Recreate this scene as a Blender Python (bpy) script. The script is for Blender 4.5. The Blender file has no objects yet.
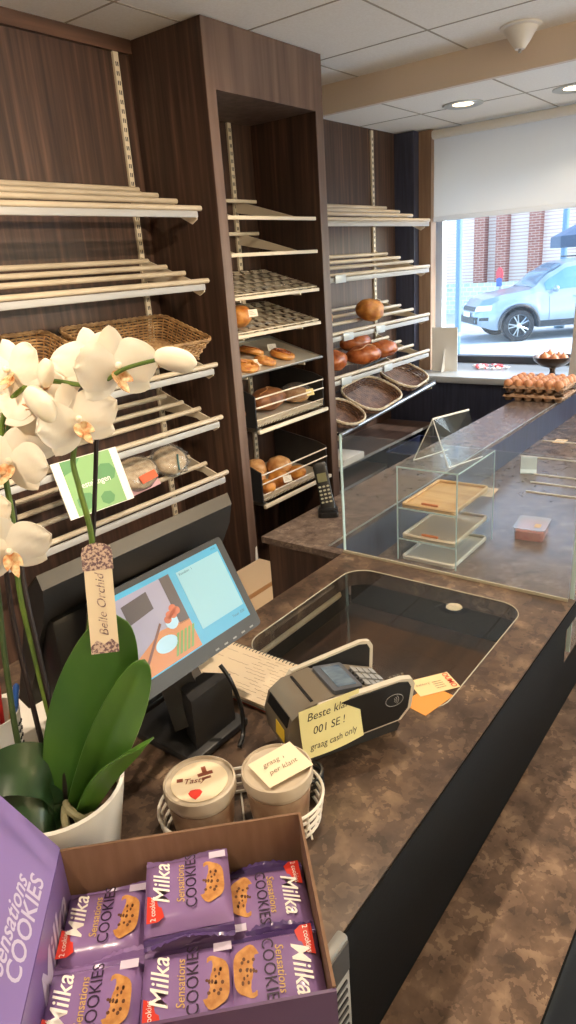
import bpy, bmesh, math, random
from mathutils import Vector as V, Matrix as MX, noise
PI = math.pi
S = bpy.context.scene
COL = S.collection
R_ = random.Random(7)

# ------------------------------------------------------------------ helpers
class MB:
    """collects shapes into one mesh"""
    def __init__(s, off=(0, 0, 0)):
        s.v = []; s.f = []; s.m = []; s.mi = 0; s.off = V(off)
    def _add(s, vs, fs):
        b = len(s.v); s.v += [tuple(V(p) - s.off) for p in vs]
        for f in fs:
            s.f.append([b + i for i in f]); s.m.append(s.mi)
    def bm(s, bm, mat=None):
        bm.verts.index_update()
        vs = [(mat @ v.co) if mat else v.co.copy() for v in bm.verts]
        s._add(vs, [[v.index for v in f.verts] for f in bm.faces]); bm.free(); return s
    def box(s, a, b, bev=0, mat=None, seg=2):
        """box between two corners"""
        bm = bmesh.new(); bmesh.ops.create_cube(bm, size=1)
        a = V(a); b = V(b); c = (a + b) / 2; d = b - a
        for v in bm.verts: v.co = V((v.co.x * abs(d.x), v.co.y * abs(d.y), v.co.z * abs(d.z))) + c
        if bev: bmesh.ops.bevel(bm, geom=list(bm.edges), offset=bev, segments=seg, profile=.5, affect='EDGES')
        return s.bm(bm, mat)
    def tube(s, pts, r, n=8, closed=False, caps=True):
        pts = [V(p) for p in pts]; N = len(pts)
        rs = r if isinstance(r, (list, tuple)) else [r] * N
        vs = []; fs = []; u = None
        for i, p in enumerate(pts):
            if closed: t = pts[(i + 1) % N] - pts[i - 1]
            else: t = pts[min(i + 1, N - 1)] - pts[max(i - 1, 0)]
            t = t.normalized() if t.length > 1e-9 else V((0, 0, 1))
            if u is None:
                u = t.cross(V((0, 0, 1)))
                if u.length < 1e-3: u = t.cross(V((1, 0, 0)))
            else: u = u - t * u.dot(t)
            u = u.normalized() if u.length > 1e-9 else t.orthogonal().normalized()
            w = t.cross(u)
            for k in range(n):
                a = 2 * PI * k / n
                vs.append(p + (u * math.cos(a) + w * math.sin(a)) * rs[i])
        for i in range(N if closed else N - 1):
            j = (i + 1) % N
            for k in range(n):
                fs.append([i * n + k, i * n + (k + 1) % n, j * n + (k + 1) % n, j * n + k])
        if caps and not closed:
            fs.append(list(range(n))[::-1]); fs.append([(N - 1) * n + k for k in range(n)])
        s._add(vs, fs); return s
    def lathe(s, prof, n=32, at=(0, 0, 0), mat=None):
        at = V(at); vs = []; fs = []
        for (r, z) in prof:
            for k in range(n):
                a = 2 * PI * k / n; p = V((r * math.cos(a), r * math.sin(a), z))
                vs.append((mat @ p if mat else p) + at)
        for i in range(len(prof) - 1):
            for k in range(n):
                fs.append([i * n + k, i * n + (k + 1) % n, (i + 1) * n + (k + 1) % n, (i + 1) * n + k])
        if prof[0][0] > 1e-6: fs.append(list(range(n))[::-1])
        if prof[-1][0] > 1e-6: fs.append([(len(prof) - 1) * n + k for k in range(n)])
        s._add(vs, fs); return s
    def prism(s, poly, h0, h1, mat=None):
        """2D outline extruded from h0 to h1 along local z"""
        n = len(poly); vs = [V((x, y, h0)) for x, y in poly] + [V((x, y, h1)) for x, y in poly]
        if mat: vs = [mat @ p for p in vs]
        fs = [list(range(n))[::-1], list(range(n, 2 * n))] + [[i, (i + 1) % n, n + (i + 1) % n, n + i] for i in range(n)]
        s._add(vs, fs); return s
    def grid(s, fn, nu, nv, th=0, closed_u=False):
        """surface fn(u,v) with optional thickness along the local normal"""
        P = [[V(fn(i / nu, j / nv)) for j in range(nv + 1)] for i in range(nu + 1)]
        W = nv + 1
        vs = [p for row in P for p in row]; fs = []
        for i in range(nu):
            for j in range(nv): fs.append([i * W + j, (i + 1) * W + j, (i + 1) * W + j + 1, i * W + j + 1])
        if th:
            nb = len(vs); low = []
            for i in range(nu + 1):
                for j in range(nv + 1):
                    du = P[min(i + 1, nu)][j] - P[max(i - 1, 0)][j]; dv = P[i][min(j + 1, nv)] - P[i][max(j - 1, 0)]
                    nn = du.cross(dv); nn = nn.normalized() if nn.length > 1e-12 else V((0, 0, 1))
                    low.append(P[i][j] - nn * th)
            vs += low; fs += [[a + nb for a in f][::-1] for f in fs]
            rim = [i * W for i in range(nu + 1)] + [nu * W + j for j in range(1, W)] + [i * W + nv for i in range(nu - 1, -1, -1)] + [j for j in range(nv - 1, 0, -1)]
            for a, b in zip(rim, rim[1:] + rim[:1]): fs.append([b, a, a + nb, b + nb])
        s._add(vs, fs); return s
    def ball(s, c, r, sub=3, mat=None, disp=0, fr=20, seed=0):
        bm = bmesh.new(); bmesh.ops.create_icosphere(bm, subdivisions=sub, radius=1)
        r = (r, r, r) if not isinstance(r, (tuple, list)) else r
        for v in bm.verts:
            d = v.co.normalized(); k = 1 + disp * noise.noise(d * fr + V((seed, seed * .7, 3.1)))
            v.co = V((d.x * r[0] * k, d.y * r[1] * k, d.z * r[2] * k))
            if mat: v.co = mat @ v.co
            v.co += V(c)
        return s.bm(bm)
    def text(s, txt, size, mat, shear=0, bold=0, lift=.0004):
        vs, fs = text_geo(txt, shear, bold)
        s._add([mat @ V((x * size, y * size, lift)) for x, y in vs], fs); return s
    def build(s, name, mats, parent=None, smooth=True, ang=40):
        me = bpy.data.meshes.new(name); me.from_pydata(s.v, [], s.f); me.validate(); me.update()
        if not isinstance(mats, (list, tuple)): mats = [mats]
        for m in mats: me.materials.append(m)
        if len(mats) > 1 and len(me.polygons) == len(s.m): me.polygons.foreach_set('material_index', s.m)
        b = bmesh.new(); b.from_mesh(me); bmesh.ops.recalc_face_normals(b, faces=b.faces); b.to_mesh(me); b.free()
        if smooth and len(me.polygons):
            me.polygons.foreach_set('use_smooth', [True] * len(me.polygons)); me.set_sharp_from_angle(angle=math.radians(ang))
        o = bpy.data.objects.new(name, me); COL.objects.link(o)
        if parent: o.parent = parent
        return o

_tc = {}
def text_geo(txt, shear, bold):
    k = (txt, shear, bold)
    if k not in _tc:
        cu = bpy.data.curves.new('t', 'FONT'); cu.body = txt; cu.size = 1; cu.align_x = 'CENTER'; cu.align_y = 'CENTER'
        cu.shear = shear; cu.offset = bold; cu.resolution_u = 3; cu.fill_mode = 'FRONT'
        o = bpy.data.objects.new('t', cu); COL.objects.link(o); bpy.context.view_layer.update()
        me = bpy.data.meshes.new_from_object(o.evaluated_get(bpy.context.evaluated_depsgraph_get()))
        _tc[k] = ([(v.co.x, v.co.y) for v in me.vertices], [list(p.vertices) for p in me.polygons])
        bpy.data.objects.remove(o); bpy.data.curves.remove(cu); bpy.data.meshes.remove(me)
    return _tc[k]

def thing(name, label, cat, loc=(0, 0, 0), rz=0, group=None, rot=None):
    o = bpy.data.objects.new(name, None); COL.objects.link(o); o.empty_display_size = .05
    o.location = loc; o.rotation_euler = rot if rot else (0, 0, rz)
    return tag(o, label, cat, group)
def tag(o, label, cat, group=None, kind=None):
    o['label'] = label; o['category'] = cat
    if group: o['group'] = group
    if kind: o['kind'] = kind
    return o
def part(o, label):
    o['label'] = label; return o
def struct(o): o['kind'] = 'structure'; return o
def dup(src, label=None, loc=None, rz=None, group=None, rot=None):
    c = src.copy(); COL.objects.link(c)
    for ch in list(src.children):
        d = ch.copy(); COL.objects.link(d); d.parent = c
        for g in list(ch.children):
            e = g.copy(); COL.objects.link(e); e.parent = d
    if label: c['label'] = label
    if group: c['group'] = group
    if loc is not None: c.location = loc
    if rz is not None: c.rotation_euler = (0, 0, rz)
    if rot is not None: c.rotation_euler = rot
    return c
def frame(o, x, y):
    """matrix with local x, y axes and origin o"""
    x = V(x).normalized(); z = x.cross(V(y)).normalized(); y = z.cross(x)
    return MX(((x.x, y.x, z.x, o[0]), (x.y, y.y, z.y, o[1]), (x.z, y.z, z.z, o[2]), (0, 0, 0, 1)))
def rrect(w, h, r, n=6):
    """rounded rectangle outline centred on 0"""
    P = []
    for cx, cy, a0 in ((w / 2 - r, h / 2 - r, 0), (-w / 2 + r, h / 2 - r, PI / 2), (-w / 2 + r, -h / 2 + r, PI), (w / 2 - r, -h / 2 + r, 1.5 * PI)):
        for k in range(n + 1):
            a = a0 + PI / 2 * k / n; P.append((cx + r * math.cos(a), cy + r * math.sin(a)))
    return P
def ell(rx, ry, n=28, cx=0, cy=0): return [(cx + rx * math.cos(2 * PI * k / n), cy + ry * math.sin(2 * PI * k / n)) for k in range(n)]
def T3(x, y, z, rz=0, rx=0, ry=0):
    return MX.Translation((x, y, z)) @ MX.Rotation(rz, 4, 'Z') @ MX.Rotation(ry, 4, 'Y') @ MX.Rotation(rx, 4, 'X')

# ------------------------------------------------------------------ materials
def srgb(*c):
    return tuple((x / 255 / 12.92 if x / 255 <= .04045 else ((x / 255 + .055) / 1.055) ** 2.4) for x in c) + (1,)
def new_mat(name):
    m = bpy.data.materials.new(name); m.use_nodes = True; nt = m.node_tree
    return m, nt, nt.nodes['Principled BSDF']
def mat(name, c, rough=.5, metal=0, c2=None, scale=(10, 10, 10), bump=0, bscale=60, detail=4, lo=.35, hi=.65, spec=.5, sss=0, trans=0, emit=0, coat=0, c3=None, distort=0):
    m, nt, b = new_mat(name); N = nt.nodes; L = nt.links
    c = srgb(*c)
    b.inputs['Base Color'].default_value = c; b.inputs['Roughness'].default_value = rough; b.inputs['Metallic'].default_value = metal
    b.inputs['Specular IOR Level'].default_value = spec
    if coat: b.inputs['Coat Weight'].default_value = coat; b.inputs['Coat Roughness'].default_value = .08
    if trans: b.inputs['Transmission Weight'].default_value = trans
    if sss:
        b.inputs['Subsurface Weight'].default_value = sss; b.inputs['Subsurface Radius'].default_value = (1, .7, .5); b.inputs['Subsurface Scale'].default_value = .006
    if emit: b.inputs['Emission Color'].default_value = c; b.inputs['Emission Strength'].default_value = emit
    tc = N.new('ShaderNodeTexCoord')
    if c2:
        mp = N.new('ShaderNodeMapping'); mp.inputs['Scale'].default_value = scale; L.new(tc.outputs['Object'], mp.inputs['Vector'])
        no = N.new('ShaderNodeTexNoise'); no.inputs['Scale'].default_value = 1; no.inputs['Detail'].default_value = detail; no.inputs['Distortion'].default_value = distort
        L.new(mp.outputs[0], no.inputs['Vector'])
        cr = N.new('ShaderNodeValToRGB'); cr.color_ramp.elements[0].position = lo; cr.color_ramp.elements[1].position = hi
        cr.color_ramp.elements[0].color = c; cr.color_ramp.elements[1].color = srgb(*c2)
        if c3: e = cr.color_ramp.elements.new((lo + hi) / 2); e.color = srgb(*c3)
        L.new(no.outputs['Fac'], cr.inputs['Fac']); L.new(cr.outputs['Color'], b.inputs['Base Color'])
        if emit: L.new(cr.outputs['Color'], b.inputs['Emission Color'])
    if bump:
        nb = N.new('ShaderNodeTexNoise'); nb.inputs['Scale'].default_value = bscale; nb.inputs['Detail'].default_value = 3
        L.new(tc.outputs['Object'], nb.inputs['Vector'])
        bp = N.new('ShaderNodeBump'); bp.inputs['Strength'].default_value = bump; bp.inputs['Distance'].default_value = .002
        L.new(nb.outputs['Fac'], bp.inputs['Height']); L.new(bp.outputs[0], b.inputs['Normal'])
    return m
def stone(name, cs, scale, rough=.28, spec=.5):
    """laminate with flaky brown patches"""
    m, nt, b = new_mat(name); N = nt.nodes; L = nt.links
    tc = N.new('ShaderNodeTexCoord')
    nz = N.new('ShaderNodeTexNoise'); nz.inputs['Scale'].default_value = scale * 1.3; nz.inputs['Detail'].default_value = 5
    L.new(tc.outputs['Object'], nz.inputs['Vector'])
    mx = N.new('ShaderNodeMixRGB'); mx.inputs['Fac'].default_value = .12; L.new(tc.outputs['Object'], mx.inputs[1]); L.new(nz.outputs['Color'], mx.inputs[2])
    vo = N.new('ShaderNodeTexVoronoi'); vo.inputs['Scale'].default_value = scale * 1.5; L.new(mx.outputs[0], vo.inputs['Vector'])
    n2 = N.new('ShaderNodeTexNoise'); n2.inputs['Scale'].default_value = scale * .7; n2.inputs['Detail'].default_value = 6; L.new(tc.outputs['Object'], n2.inputs['Vector'])
    sep = N.new('ShaderNodeSeparateColor'); L.new(vo.outputs['Color'], sep.inputs[0])
    ad = N.new('ShaderNodeMixRGB'); ad.inputs['Fac'].default_value = .76; L.new(sep.outputs[0], ad.inputs[1]); L.new(n2.outputs['Fac'], ad.inputs[2])
    cr = N.new('ShaderNodeValToRGB'); el = cr.color_ramp.elements
    el[0].position = .3; el[0].color = srgb(*cs[0]); el[1].position = .72; el[1].color = srgb(*cs[-1])
    for i, c in enumerate(cs[1:-1]): e = el.new(.3 + .42 * (i + 1) / (len(cs) - 1)); e.color = srgb(*c)
    L.new(ad.outputs[0], cr.inputs['Fac']); L.new(cr.outputs[0], b.inputs['Base Color'])
    b.inputs['Roughness'].default_value = rough; b.inputs['Specular IOR Level'].default_value = spec
    return m
def pane(name, tint=(235, 245, 245), haze=.0, rough=.0, refl=1.0, hazec=(200, 215, 230)):
    """thin glass: clear, reflecting by angle, with dust and a bluish veil mixed in as haze colour"""
    m, nt, b = new_mat(name); N = nt.nodes; L = nt.links; N.remove(b); out = N['Material Output']
    tr = N.new('ShaderNodeBsdfTransparent'); tr.inputs[0].default_value = srgb(*tint)
    gl = N.new('ShaderNodeBsdfGlossy'); gl.inputs['Roughness'].default_value = rough
    fr = N.new('ShaderNodeFresnel'); fr.inputs['IOR'].default_value = 1.5
    mu = N.new('ShaderNodeMath'); mu.operation = 'MULTIPLY'; mu.inputs[1].default_value = refl; L.new(fr.outputs[0], mu.inputs[0])
    ge = N.new('ShaderNodeNewGeometry'); fb = N.new('ShaderNodeMath'); fb.operation = 'SUBTRACT'; fb.inputs[0].default_value = 1; L.new(ge.outputs['Backfacing'], fb.inputs[1])
    m0 = N.new('ShaderNodeMath'); m0.operation = 'MULTIPLY'; L.new(mu.outputs[0], m0.inputs[0]); L.new(fb.outputs[0], m0.inputs[1]); mu = m0
    mx = N.new('ShaderNodeMixShader'); L.new(mu.outputs[0], mx.inputs[0]); L.new(tr.outputs[0], mx.inputs[1]); L.new(gl.outputs[0], mx.inputs[2])
    last = mx
    if haze:
        df = N.new('ShaderNodeBsdfDiffuse'); df.inputs[0].default_value = srgb(*hazec)
        tl = N.new('ShaderNodeBsdfTranslucent'); tl.inputs[0].default_value = srgb(*hazec)
        m1 = N.new('ShaderNodeMixShader'); L.new(df.outputs[0], m1.inputs[1]); L.new(tl.outputs[0], m1.inputs[2])
        m2 = N.new('ShaderNodeMixShader'); m2.inputs[0].default_value = haze; L.new(mx.outputs[0], m2.inputs[1]); L.new(m1.outputs[0], m2.inputs[2]); last = m2
    L.new(last.outputs[0], out.inputs['Surface']); return m
def cloth(name, c, transl=.3, transp=0.0):
    m, nt, b = new_mat(name); N = nt.nodes; L = nt.links; N.remove(b); out = N['Material Output']
    df = N.new('ShaderNodeBsdfDiffuse'); df.inputs[0].default_value = srgb(*c)
    tl = N.new('ShaderNodeBsdfTranslucent'); tl.inputs[0].default_value = srgb(*c)
    m1 = N.new('ShaderNodeMixShader'); m1.inputs[0].default_value = transl; L.new(df.outputs[0], m1.inputs[1]); L.new(tl.outputs[0], m1.inputs[2])
    last = m1
    if transp:
        tr = N.new('ShaderNodeBsdfTransparent'); m2 = N.new('ShaderNodeMixShader'); m2.inputs[0].default_value = transp
        L.new(m1.outputs[0], m2.inputs[1]); L.new(tr.outputs[0], m2.inputs[2]); last = m2
    L.new(last.outputs[0], out.inputs['Surface']); return m
def brickmat(name, c1, c2, mortar, w, h, axis='YZ', msize=.02):
    m, nt, b = new_mat(name); N = nt.nodes; L = nt.links
    tc = N.new('ShaderNodeTexCoord'); sp = N.new('ShaderNodeSeparateXYZ'); cb = N.new('ShaderNodeCombineXYZ')
    L.new(tc.outputs['Object'], sp.inputs[0]); L.new(sp.outputs[axis[0]], cb.inputs[0]); L.new(sp.outputs[axis[1]], cb.inputs[1])
    br = N.new('ShaderNodeTexBrick'); br.inputs['Scale'].default_value = 1; br.inputs['Brick Width'].default_value = w; br.inputs['Row Height'].default_value = h
    br.inputs['Mortar Size'].default_value = msize; br.inputs['Color1'].default_value = srgb(*c1); br.inputs['Color2'].default_value = srgb(*c2); br.inputs['Mortar'].default_value = srgb(*mortar)
    L.new(cb.outputs[0], br.inputs['Vector']); L.new(br.outputs['Color'], b.inputs['Base Color']); b.inputs['Roughness'].default_value = .8
    return m

m_wood = mat('wenge_laminate', (44, 31, 26), .45, c2=(108, 80, 64), c3=(72, 52, 43), scale=(48, 48, 1.7), detail=9, lo=.28, hi=.78, bump=.15, bscale=160)
m_woodlow = mat('wenge_boards', (48, 34, 29), .4, c2=(112, 82, 66), scale=(1.5, 26, 26), detail=6, lo=.3, hi=.75)
m_black = mat('black_laminate', (5, 5, 6), .65, spec=.15, bump=.1, bscale=220)
m_blackcav = mat('black_speckled_board', (22, 22, 24), .45, c2=(78, 74, 70), scale=(170, 170, 170), lo=.6, hi=.8)
m_stone = stone('brown_flake_worktop', [(60, 48, 41), (82, 66, 56), (102, 83, 69), (140, 118, 97)], 27)
m_stoneL = stone('brown_flake_shelf', [(72, 57, 47), (96, 76, 62), (116, 93, 76), (146, 121, 99)], 27, .6, .3)
m_stoneD = stone('brown_flake_worktop_fine', [(84, 72, 68), (100, 86, 80), (112, 98, 90), (134, 118, 106)], 34, .2)
m_ceil = mat('mineral_tile', (250, 246, 238), .9, c2=(244, 239, 230), scale=(120, 120, 120), bump=.15, bscale=300)
m_groove = mat('ceiling_rail_shadow_gap', (172, 162, 146), .8)
m_soffit = mat('painted_plaster_cream', (222, 206, 190), .8)
m_wall = mat('painted_wall', (214, 206, 196), .85)
m_floor = mat('grey_floor_tile', (150, 158, 164), .35, c2=(170, 178, 184), scale=(8, 8, 8))
m_beige = mat('cream_lacquered_metal', (226, 214, 192), .35, spec=.5)
m_rod = mat('cream_tube', (202, 188, 166), .3, c2=(186, 172, 150), scale=(6, 6, 6))
m_alu = mat('brushed_aluminium', (196, 196, 192), .32, metal=.85)
m_chrome = mat('chromed_steel', (215, 215, 212), .15, metal=1)
m_grey = mat('grey_plastic', (150, 150, 148), .4)
m_white = mat('white_paper', (238, 234, 226), .7)
m_wplast = mat('white_plastic', (236, 232, 224), .35)
m_blk = mat('black_plastic', (24, 24, 26), .38)
m_blk2 = mat('dark_charcoal_plastic', (44, 44, 46), .42)
m_bevelglint = mat('bevel_highlight', (74, 66, 56), .35, metal=.5)  # highlight on the staff monitor's top bevel, painted as a bronze tone
m_glass = pane('counter_glass', (251, 253, 253), .045, 0, .8, (205, 220, 235))  # bluish glare over the dusty screen put in as haze colour
m_glassI = pane('inset_glass', (246, 248, 248), .02, .005, 1.2, (190, 190, 185))
m_glassW = pane('window_glass', (246, 250, 250), .02, 0, .8)
m_acryl = pane('clear_acrylic', (252, 254, 254), .02, .0, .8, (225, 240, 240))
m_edge = mat('polished_glass_edge', (196, 220, 222), .2)
m_edgeL = mat('bright_glass_edge', (178, 172, 154), .25)
m_edgeW = mat('white_acrylic_edge', (232, 236, 238), .2)
m_card = mat('brown_cardboard', (132, 102, 80), .8, c2=(122, 92, 70), scale=(90, 90, 12))
m_carton = mat('beige_cardboard', (214, 186, 150), .8)
SKY_, SUN_, FILL_, EXPO_ = 0.9, 4.2, 60, 0.46
# ------------------------------------------------------------------ the shop room
CEIL, CEIL2, WY = 2.42, 2.30, 2.165
struct(MB().box((-2.1, -2.6, -.1), (4.6, 2.3, 0)).build('floor', m_floor))
def ceiling(name, x0, x1, z, gx, gy, p=.535):
    m = MB(); m.box((x0, -2.6, z), (x1, 2.3, z + .1)); m.mi = 1
    x = gx
    while x > x0: x -= p
    x += p
    while x < x1 - .01:
        m.box((x - .004, -2.6, z - .0015), (x + .004, WY, z + .01)); x += p
    y = gy
    while y > -2.55: m.box((x0, y - .004, z - .0015), (x1, y + .004, z + .01)); y -= p
    return struct(m.build(name, [m_ceil, m_groove], smooth=False))
ceiling('ceiling', -2.1, 3.17, CEIL, 1.72, 1.895)
ceiling('ceiling_window_bay', 3.19, 4.5, CEIL2, 3.62, 1.80)
struct(MB().box((3.16, -2.6, CEIL2 - .006), (3.19, 2.3, CEIL + .09)).build('trim_1', m_soffit))
struct(MB().box((-2.1, WY, 0), (4.13, 2.3, 2.5)).build('wall_back', m_wood, smooth=False))
struct(MB().box((-2.1, WY - .02, CEIL - .045), (2.0, WY, CEIL)).build('trim_2', m_woodlow, smooth=False))
struct(MB().box((-2.2, -2.6, 0), (-2.1, 2.3, 2.5)).build('wall_left', m_wall))
w = MB()                                                        # street front behind the customers, its opening added to let daylight in
w.box((-2.1, -2.7, 0), (2.1, -2.6, 2.5)); w.box((3.9, -2.7, 0), (4.6, -2.6, 2.5))
w.box((2.1, -2.7, 0), (3.9, -2.6, .5)); w.box((2.1, -2.7, 2.2), (3.9, -2.6, 2.5))
struct(w.build('wall_front', m_wall))
m_navy = mat('veiled_navy_laminate', (50, 54, 72), .4, c2=(64, 68, 88), scale=(60, 60, 4))  # navy, with the bluish veil near the window put into its colour
m_jamb = mat('varnished_pine', (150, 124, 102), .45, c2=(132, 106, 86), scale=(40, 40, 3))
m_frame = mat('white_window_frame', (232, 238, 240), .4)
m_sill = mat('grey_white_sill', (186, 192, 198), .16)
w = MB()
w.box((4.13, 2.13, 0), (4.46, 2.3, 2.5))                        # pier left of the window
w.box((4.13, -1.6, CEIL2 - .04), (4.46, 2.13, 2.5)); w.box((4.13, -2.6, 0), (4.46, -1.6, 2.5))
w.box((4.13, -1.6, 0), (4.46, 2.13, .88))
struct(w.build('wall_window', m_navy, smooth=False))
struct(MB().box((4.06, 1.955, .925), (4.128, 2.035, CEIL2 - .005)).build('trim_6', m_jamb, smooth=False))
struct(MB().box((4.0, 2.037, .925), (4.13, WY, CEIL2 - .005)).build('trim_3', m_navy))
struct(MB().box((3.905, -1.55, 0), (4.128, 2.16, .878)).build('trim_4', m_navy, smooth=False))
struct(MB().box((3.88, -1.55, .88), (4.44, 2.125, .92), .006).build('trim_5', m_sill))
win = struct(MB().box((4.44, 2.055, .92), (4.50, 2.13, 2.26)).box((4.44, -1.6, .92), (4.50, -1.5, 2.26)).box((4.44, -1.5, 2.2), (4.50, 2.055, 2.26)).build('window_1', m_frame))
struct(MB().box((4.42, -1.5, .9205), (4.50, 2.055, .965)).build('bottom_rail', m_blk2, win))
struct(MB().box((4.468, -1.5, .965), (4.474, 2.055, 2.2)).build('glass_pane', m_glassW, win))
w2 = struct(MB().box((2.1, -2.68, .5), (2.16, -2.62, 2.2)).box((3.84, -2.68, .5), (3.9, -2.62, 2.2)).box((2.16, -2.68, .5), (3.84, -2.62, .56)).box((2.16, -2.68, 2.14), (3.84, -2.62, 2.2)).build('added_window', m_frame))  # unseen window added for daylight from the customer side
struct(MB().box((2.16, -2.653, .56), (3.84, -2.647, 2.14)).build('glass_pane', m_glassW, w2))

# roller blind
bl = thing('roller_blind', 'light grey roller blind pulled halfway down over the shop window', 'blind', (4.10, .2, 2.24))
m_blind = cloth('blind_fabric', (228, 226, 222), .5, .12)
b = MB((4.10, .2, 2.24)); b.box((4.098, -1.55, 1.83), (4.101, 1.962, 2.27)); b.build('fabric', m_blind, bl)
b = MB((4.10, .2, 2.24)); b.box((4.094, -1.55, 1.803), (4.105, 1.962, 1.83), .003); b.build('hem_bar', m_blind, bl)
b = MB((4.10, .2, 2.24)); b.tube([(4.085, -1.57, 2.268), (4.085, 1.972, 2.268)], .024, 14); b.build('roller_tube', mat('blind_roller', (224, 222, 216), .6), bl)
b = MB((4.10, .2, 2.24)); b.tube([(4.07, 1.973, 2.26), (4.072, 1.974, 1.7), (4.07, 1.973, 1.2)], .0022, 5); b.build('pull_chain', m_wplast, bl)

# ceiling lamps and speaker
m_bulb = mat('lit_spot_glass', (255, 222, 170), .4, emit=6)
def downlight(x, y, z, label, power, aim=None):
    t = thing('recessed_downlight', label, 'ceiling lamp', (x, y, z), 0, 'recessed ceiling downlights')
    MB().lathe([(.05, -.001), (.085, -.008), (.098, -.004), (.098, .0)], 28).build('trim_ring', m_alu, t)
    MB().lathe([(0, -.0015), (.05, -.0015), (.05, 0)], 24).build('bulb', m_bulb, t)
    if power:
        l = bpy.data.lights.new('downlight_beam', 'SPOT'); l.energy = power; l.color = (1, .80, .58); l.shadow_soft_size = .028; l.spot_size = math.radians(58 if aim else 125); l.spot_blend = .55
        o = bpy.data.objects.new('downlight_beam', l); COL.objects.link(o); o.location = (x, y, z - .02)
        if aim: o.rotation_euler = V(aim).to_track_quat('-Z', 'Y').to_euler()
LP = 42
downlight(3.587, 1.559, CEIL2, 'lit recessed downlight in the low ceiling in front of the blind, left one', 8)
downlight(3.73, 1.075, CEIL2, 'lit recessed downlight in the low ceiling cut by the right photo edge', 8)
for x, y in ((-.25, .60), (1.2, .62), (2.75, .25)): downlight(x, y, CEIL, 'lit recessed downlight above the counter, out of the photo', LP)
for x, y in ((.2, -.1), (1.2, -.1)): downlight(x, y, CEIL, 'lit recessed spot over the customers, turned towards the shelf wall, out of the photo', LP * 2.6, (.2, 2.1, -.85))
t = thing('ceiling_speaker', 'white cone shaped ceiling speaker hanging from the tiled ceiling', 'speaker', (3.035, 1.09, CEIL))
MB().lathe([(.078, -.0005), (.078, -.006), (.066, -.010)], 32).build('mounting_ring', m_wplast, t)
MB().lathe([(.064, -.008), (.058, -.022), (.036, -.056), (.022, -.074), (.02, -.078)], 32).build('cone', m_wplast, t)
MB().tube([(0, 0, -.078), (0, 0, -.09)], .006, 8).build('nozzle', m_grey, t)

# ------------------------------------------------------------------ counter
def slab_hole(name, outer, holes, z0, z1, m, parent=None):
    bm = bmesh.new(); es = []
    for lp in [outer] + holes:
        vs = [bm.verts.new((x, y, z1)) for x, y in lp]
        es += [bm.edges.new((vs[i], vs[(i + 1) % len(vs)])) for i in range(len(vs))]
    r = bmesh.ops.triangle_fill(bm, use_beauty=True, use_dissolve=False, edges=es)
    fs = [f for f in bm.faces]
    ex = bmesh.ops.extrude_face_region(bm, geom=fs)
    for g in ex['geom']:
        if isinstance(g, bmesh.types.BMVert): g.co.z = z0
    return MB().bm(bm).build(name, m, parent, smooth=False)
hx, hy, hw, hh = 1.064, .606, .428, .418
hole = [(hx + x, hy + y) for x, y in rrect(hw, hh, .055, 8)]
cnt = thing('shop_counter', 'brown flake patterned shop counter with a glass inset, cookie box and till on it', 'counter', (0, 0, 0))
slab_hole('worktop', [(-.5, .32), (1.357, .32), (1.357, .884), (.72, .884), (.72, 1.17), (-.5, 1.17)], [hole], .882, .92, m_stone, cnt)
b = MB(); b.prism([(hx + x, hy + y) for x, y in rrect(hw - .004, hh - .004, .053, 8)], .911, .919); part(b.build('glass_inset', m_glassI, cnt), 'clear glass pane let into the worktop')
b = MB(); b.tube([(hx + x, hy + y, .9195) for x, y in rrect(hw - .001, hh - .001, .0545, 8)], .0014, 6, closed=True); b.build('inset_rim', m_edgeL, cnt)
b = MB(); b.box((-.5, .3172, .8815), (1.357, .3199, .9185)); b.build('edge_strip', m_black, cnt, smooth=False)
b = MB(); b.box((-.5, .334, 0), (1.357, .352, .882)); b.build('front_panel', m_black, cnt)
b = MB(); b.box((-.5, .866, 0), (.72, .884, .88)); b.box((.72, .868, 0), (1.33, .884, .88)); b.build('rear_panel', m_blackcav, cnt)
b = MB(); b.box((.78, .352, .0), (.8, .866, .88)); b.box((1.338, .352, 0), (1.357, .866, .88)); b.build('side_panel', m_black, cnt)
b = MB(); b.box((.8, .352, .762), (1.338, .866, .78)); b.build('inner_shelf', m_woodlow, cnt)
b = MB(); b.tube([(.83, .828, .868), (1.22, .828, .868)], .011, 12); part(b.build('light_tube', mat('frosted_tube', (214, 196, 166), .35), cnt), 'beige tube under the glass at the rear edge')
# customer shelf
cs = thing('customer_shelf', 'low brown flake patterned shelf running along the front of the counter', 'shelf', (0, .2, 0))
b = MB((0, .2, 0)); b.box((-.5, .156, .604), (3.85, .333, .64)); b.build('shelf_board', m_stoneL, cs, smooth=False)
b = MB((0, .2, 0)); b.box((-.5, .153, .602), (3.85, .156, .6395)); b.build('edge_strip', m_black, cs, smooth=False)
b = MB((0, .2, 0)); b.box((-.5, .19, 0), (3.85, .21, .602)); b.build('plinth_panel', m_black, cs, smooth=False)
# price-rail thing hooked on the counter front
t = thing('price_rail', 'grey perforated rail hooked on the counter front beside the cookie box', 'rail', (.40, .318, .9))
b = MB((.40, .318, .9)); b.box((.385, .302, .70), (.435, .316, .945), .004); b.build('rail_body', m_grey, t)
b = MB((.40, .318, .9))
for k in range(13): b.box((.392, .3005, .72 + k * .0135), (.426, .3025, .725 + k * .0135))
b.build('perforation', m_blk2, t)
b = MB((.40, .318, .9)); b.box((.389, .3000, .90), (.431, .3025, .94)); b.build('label_window', m_blk2, t)

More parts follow.
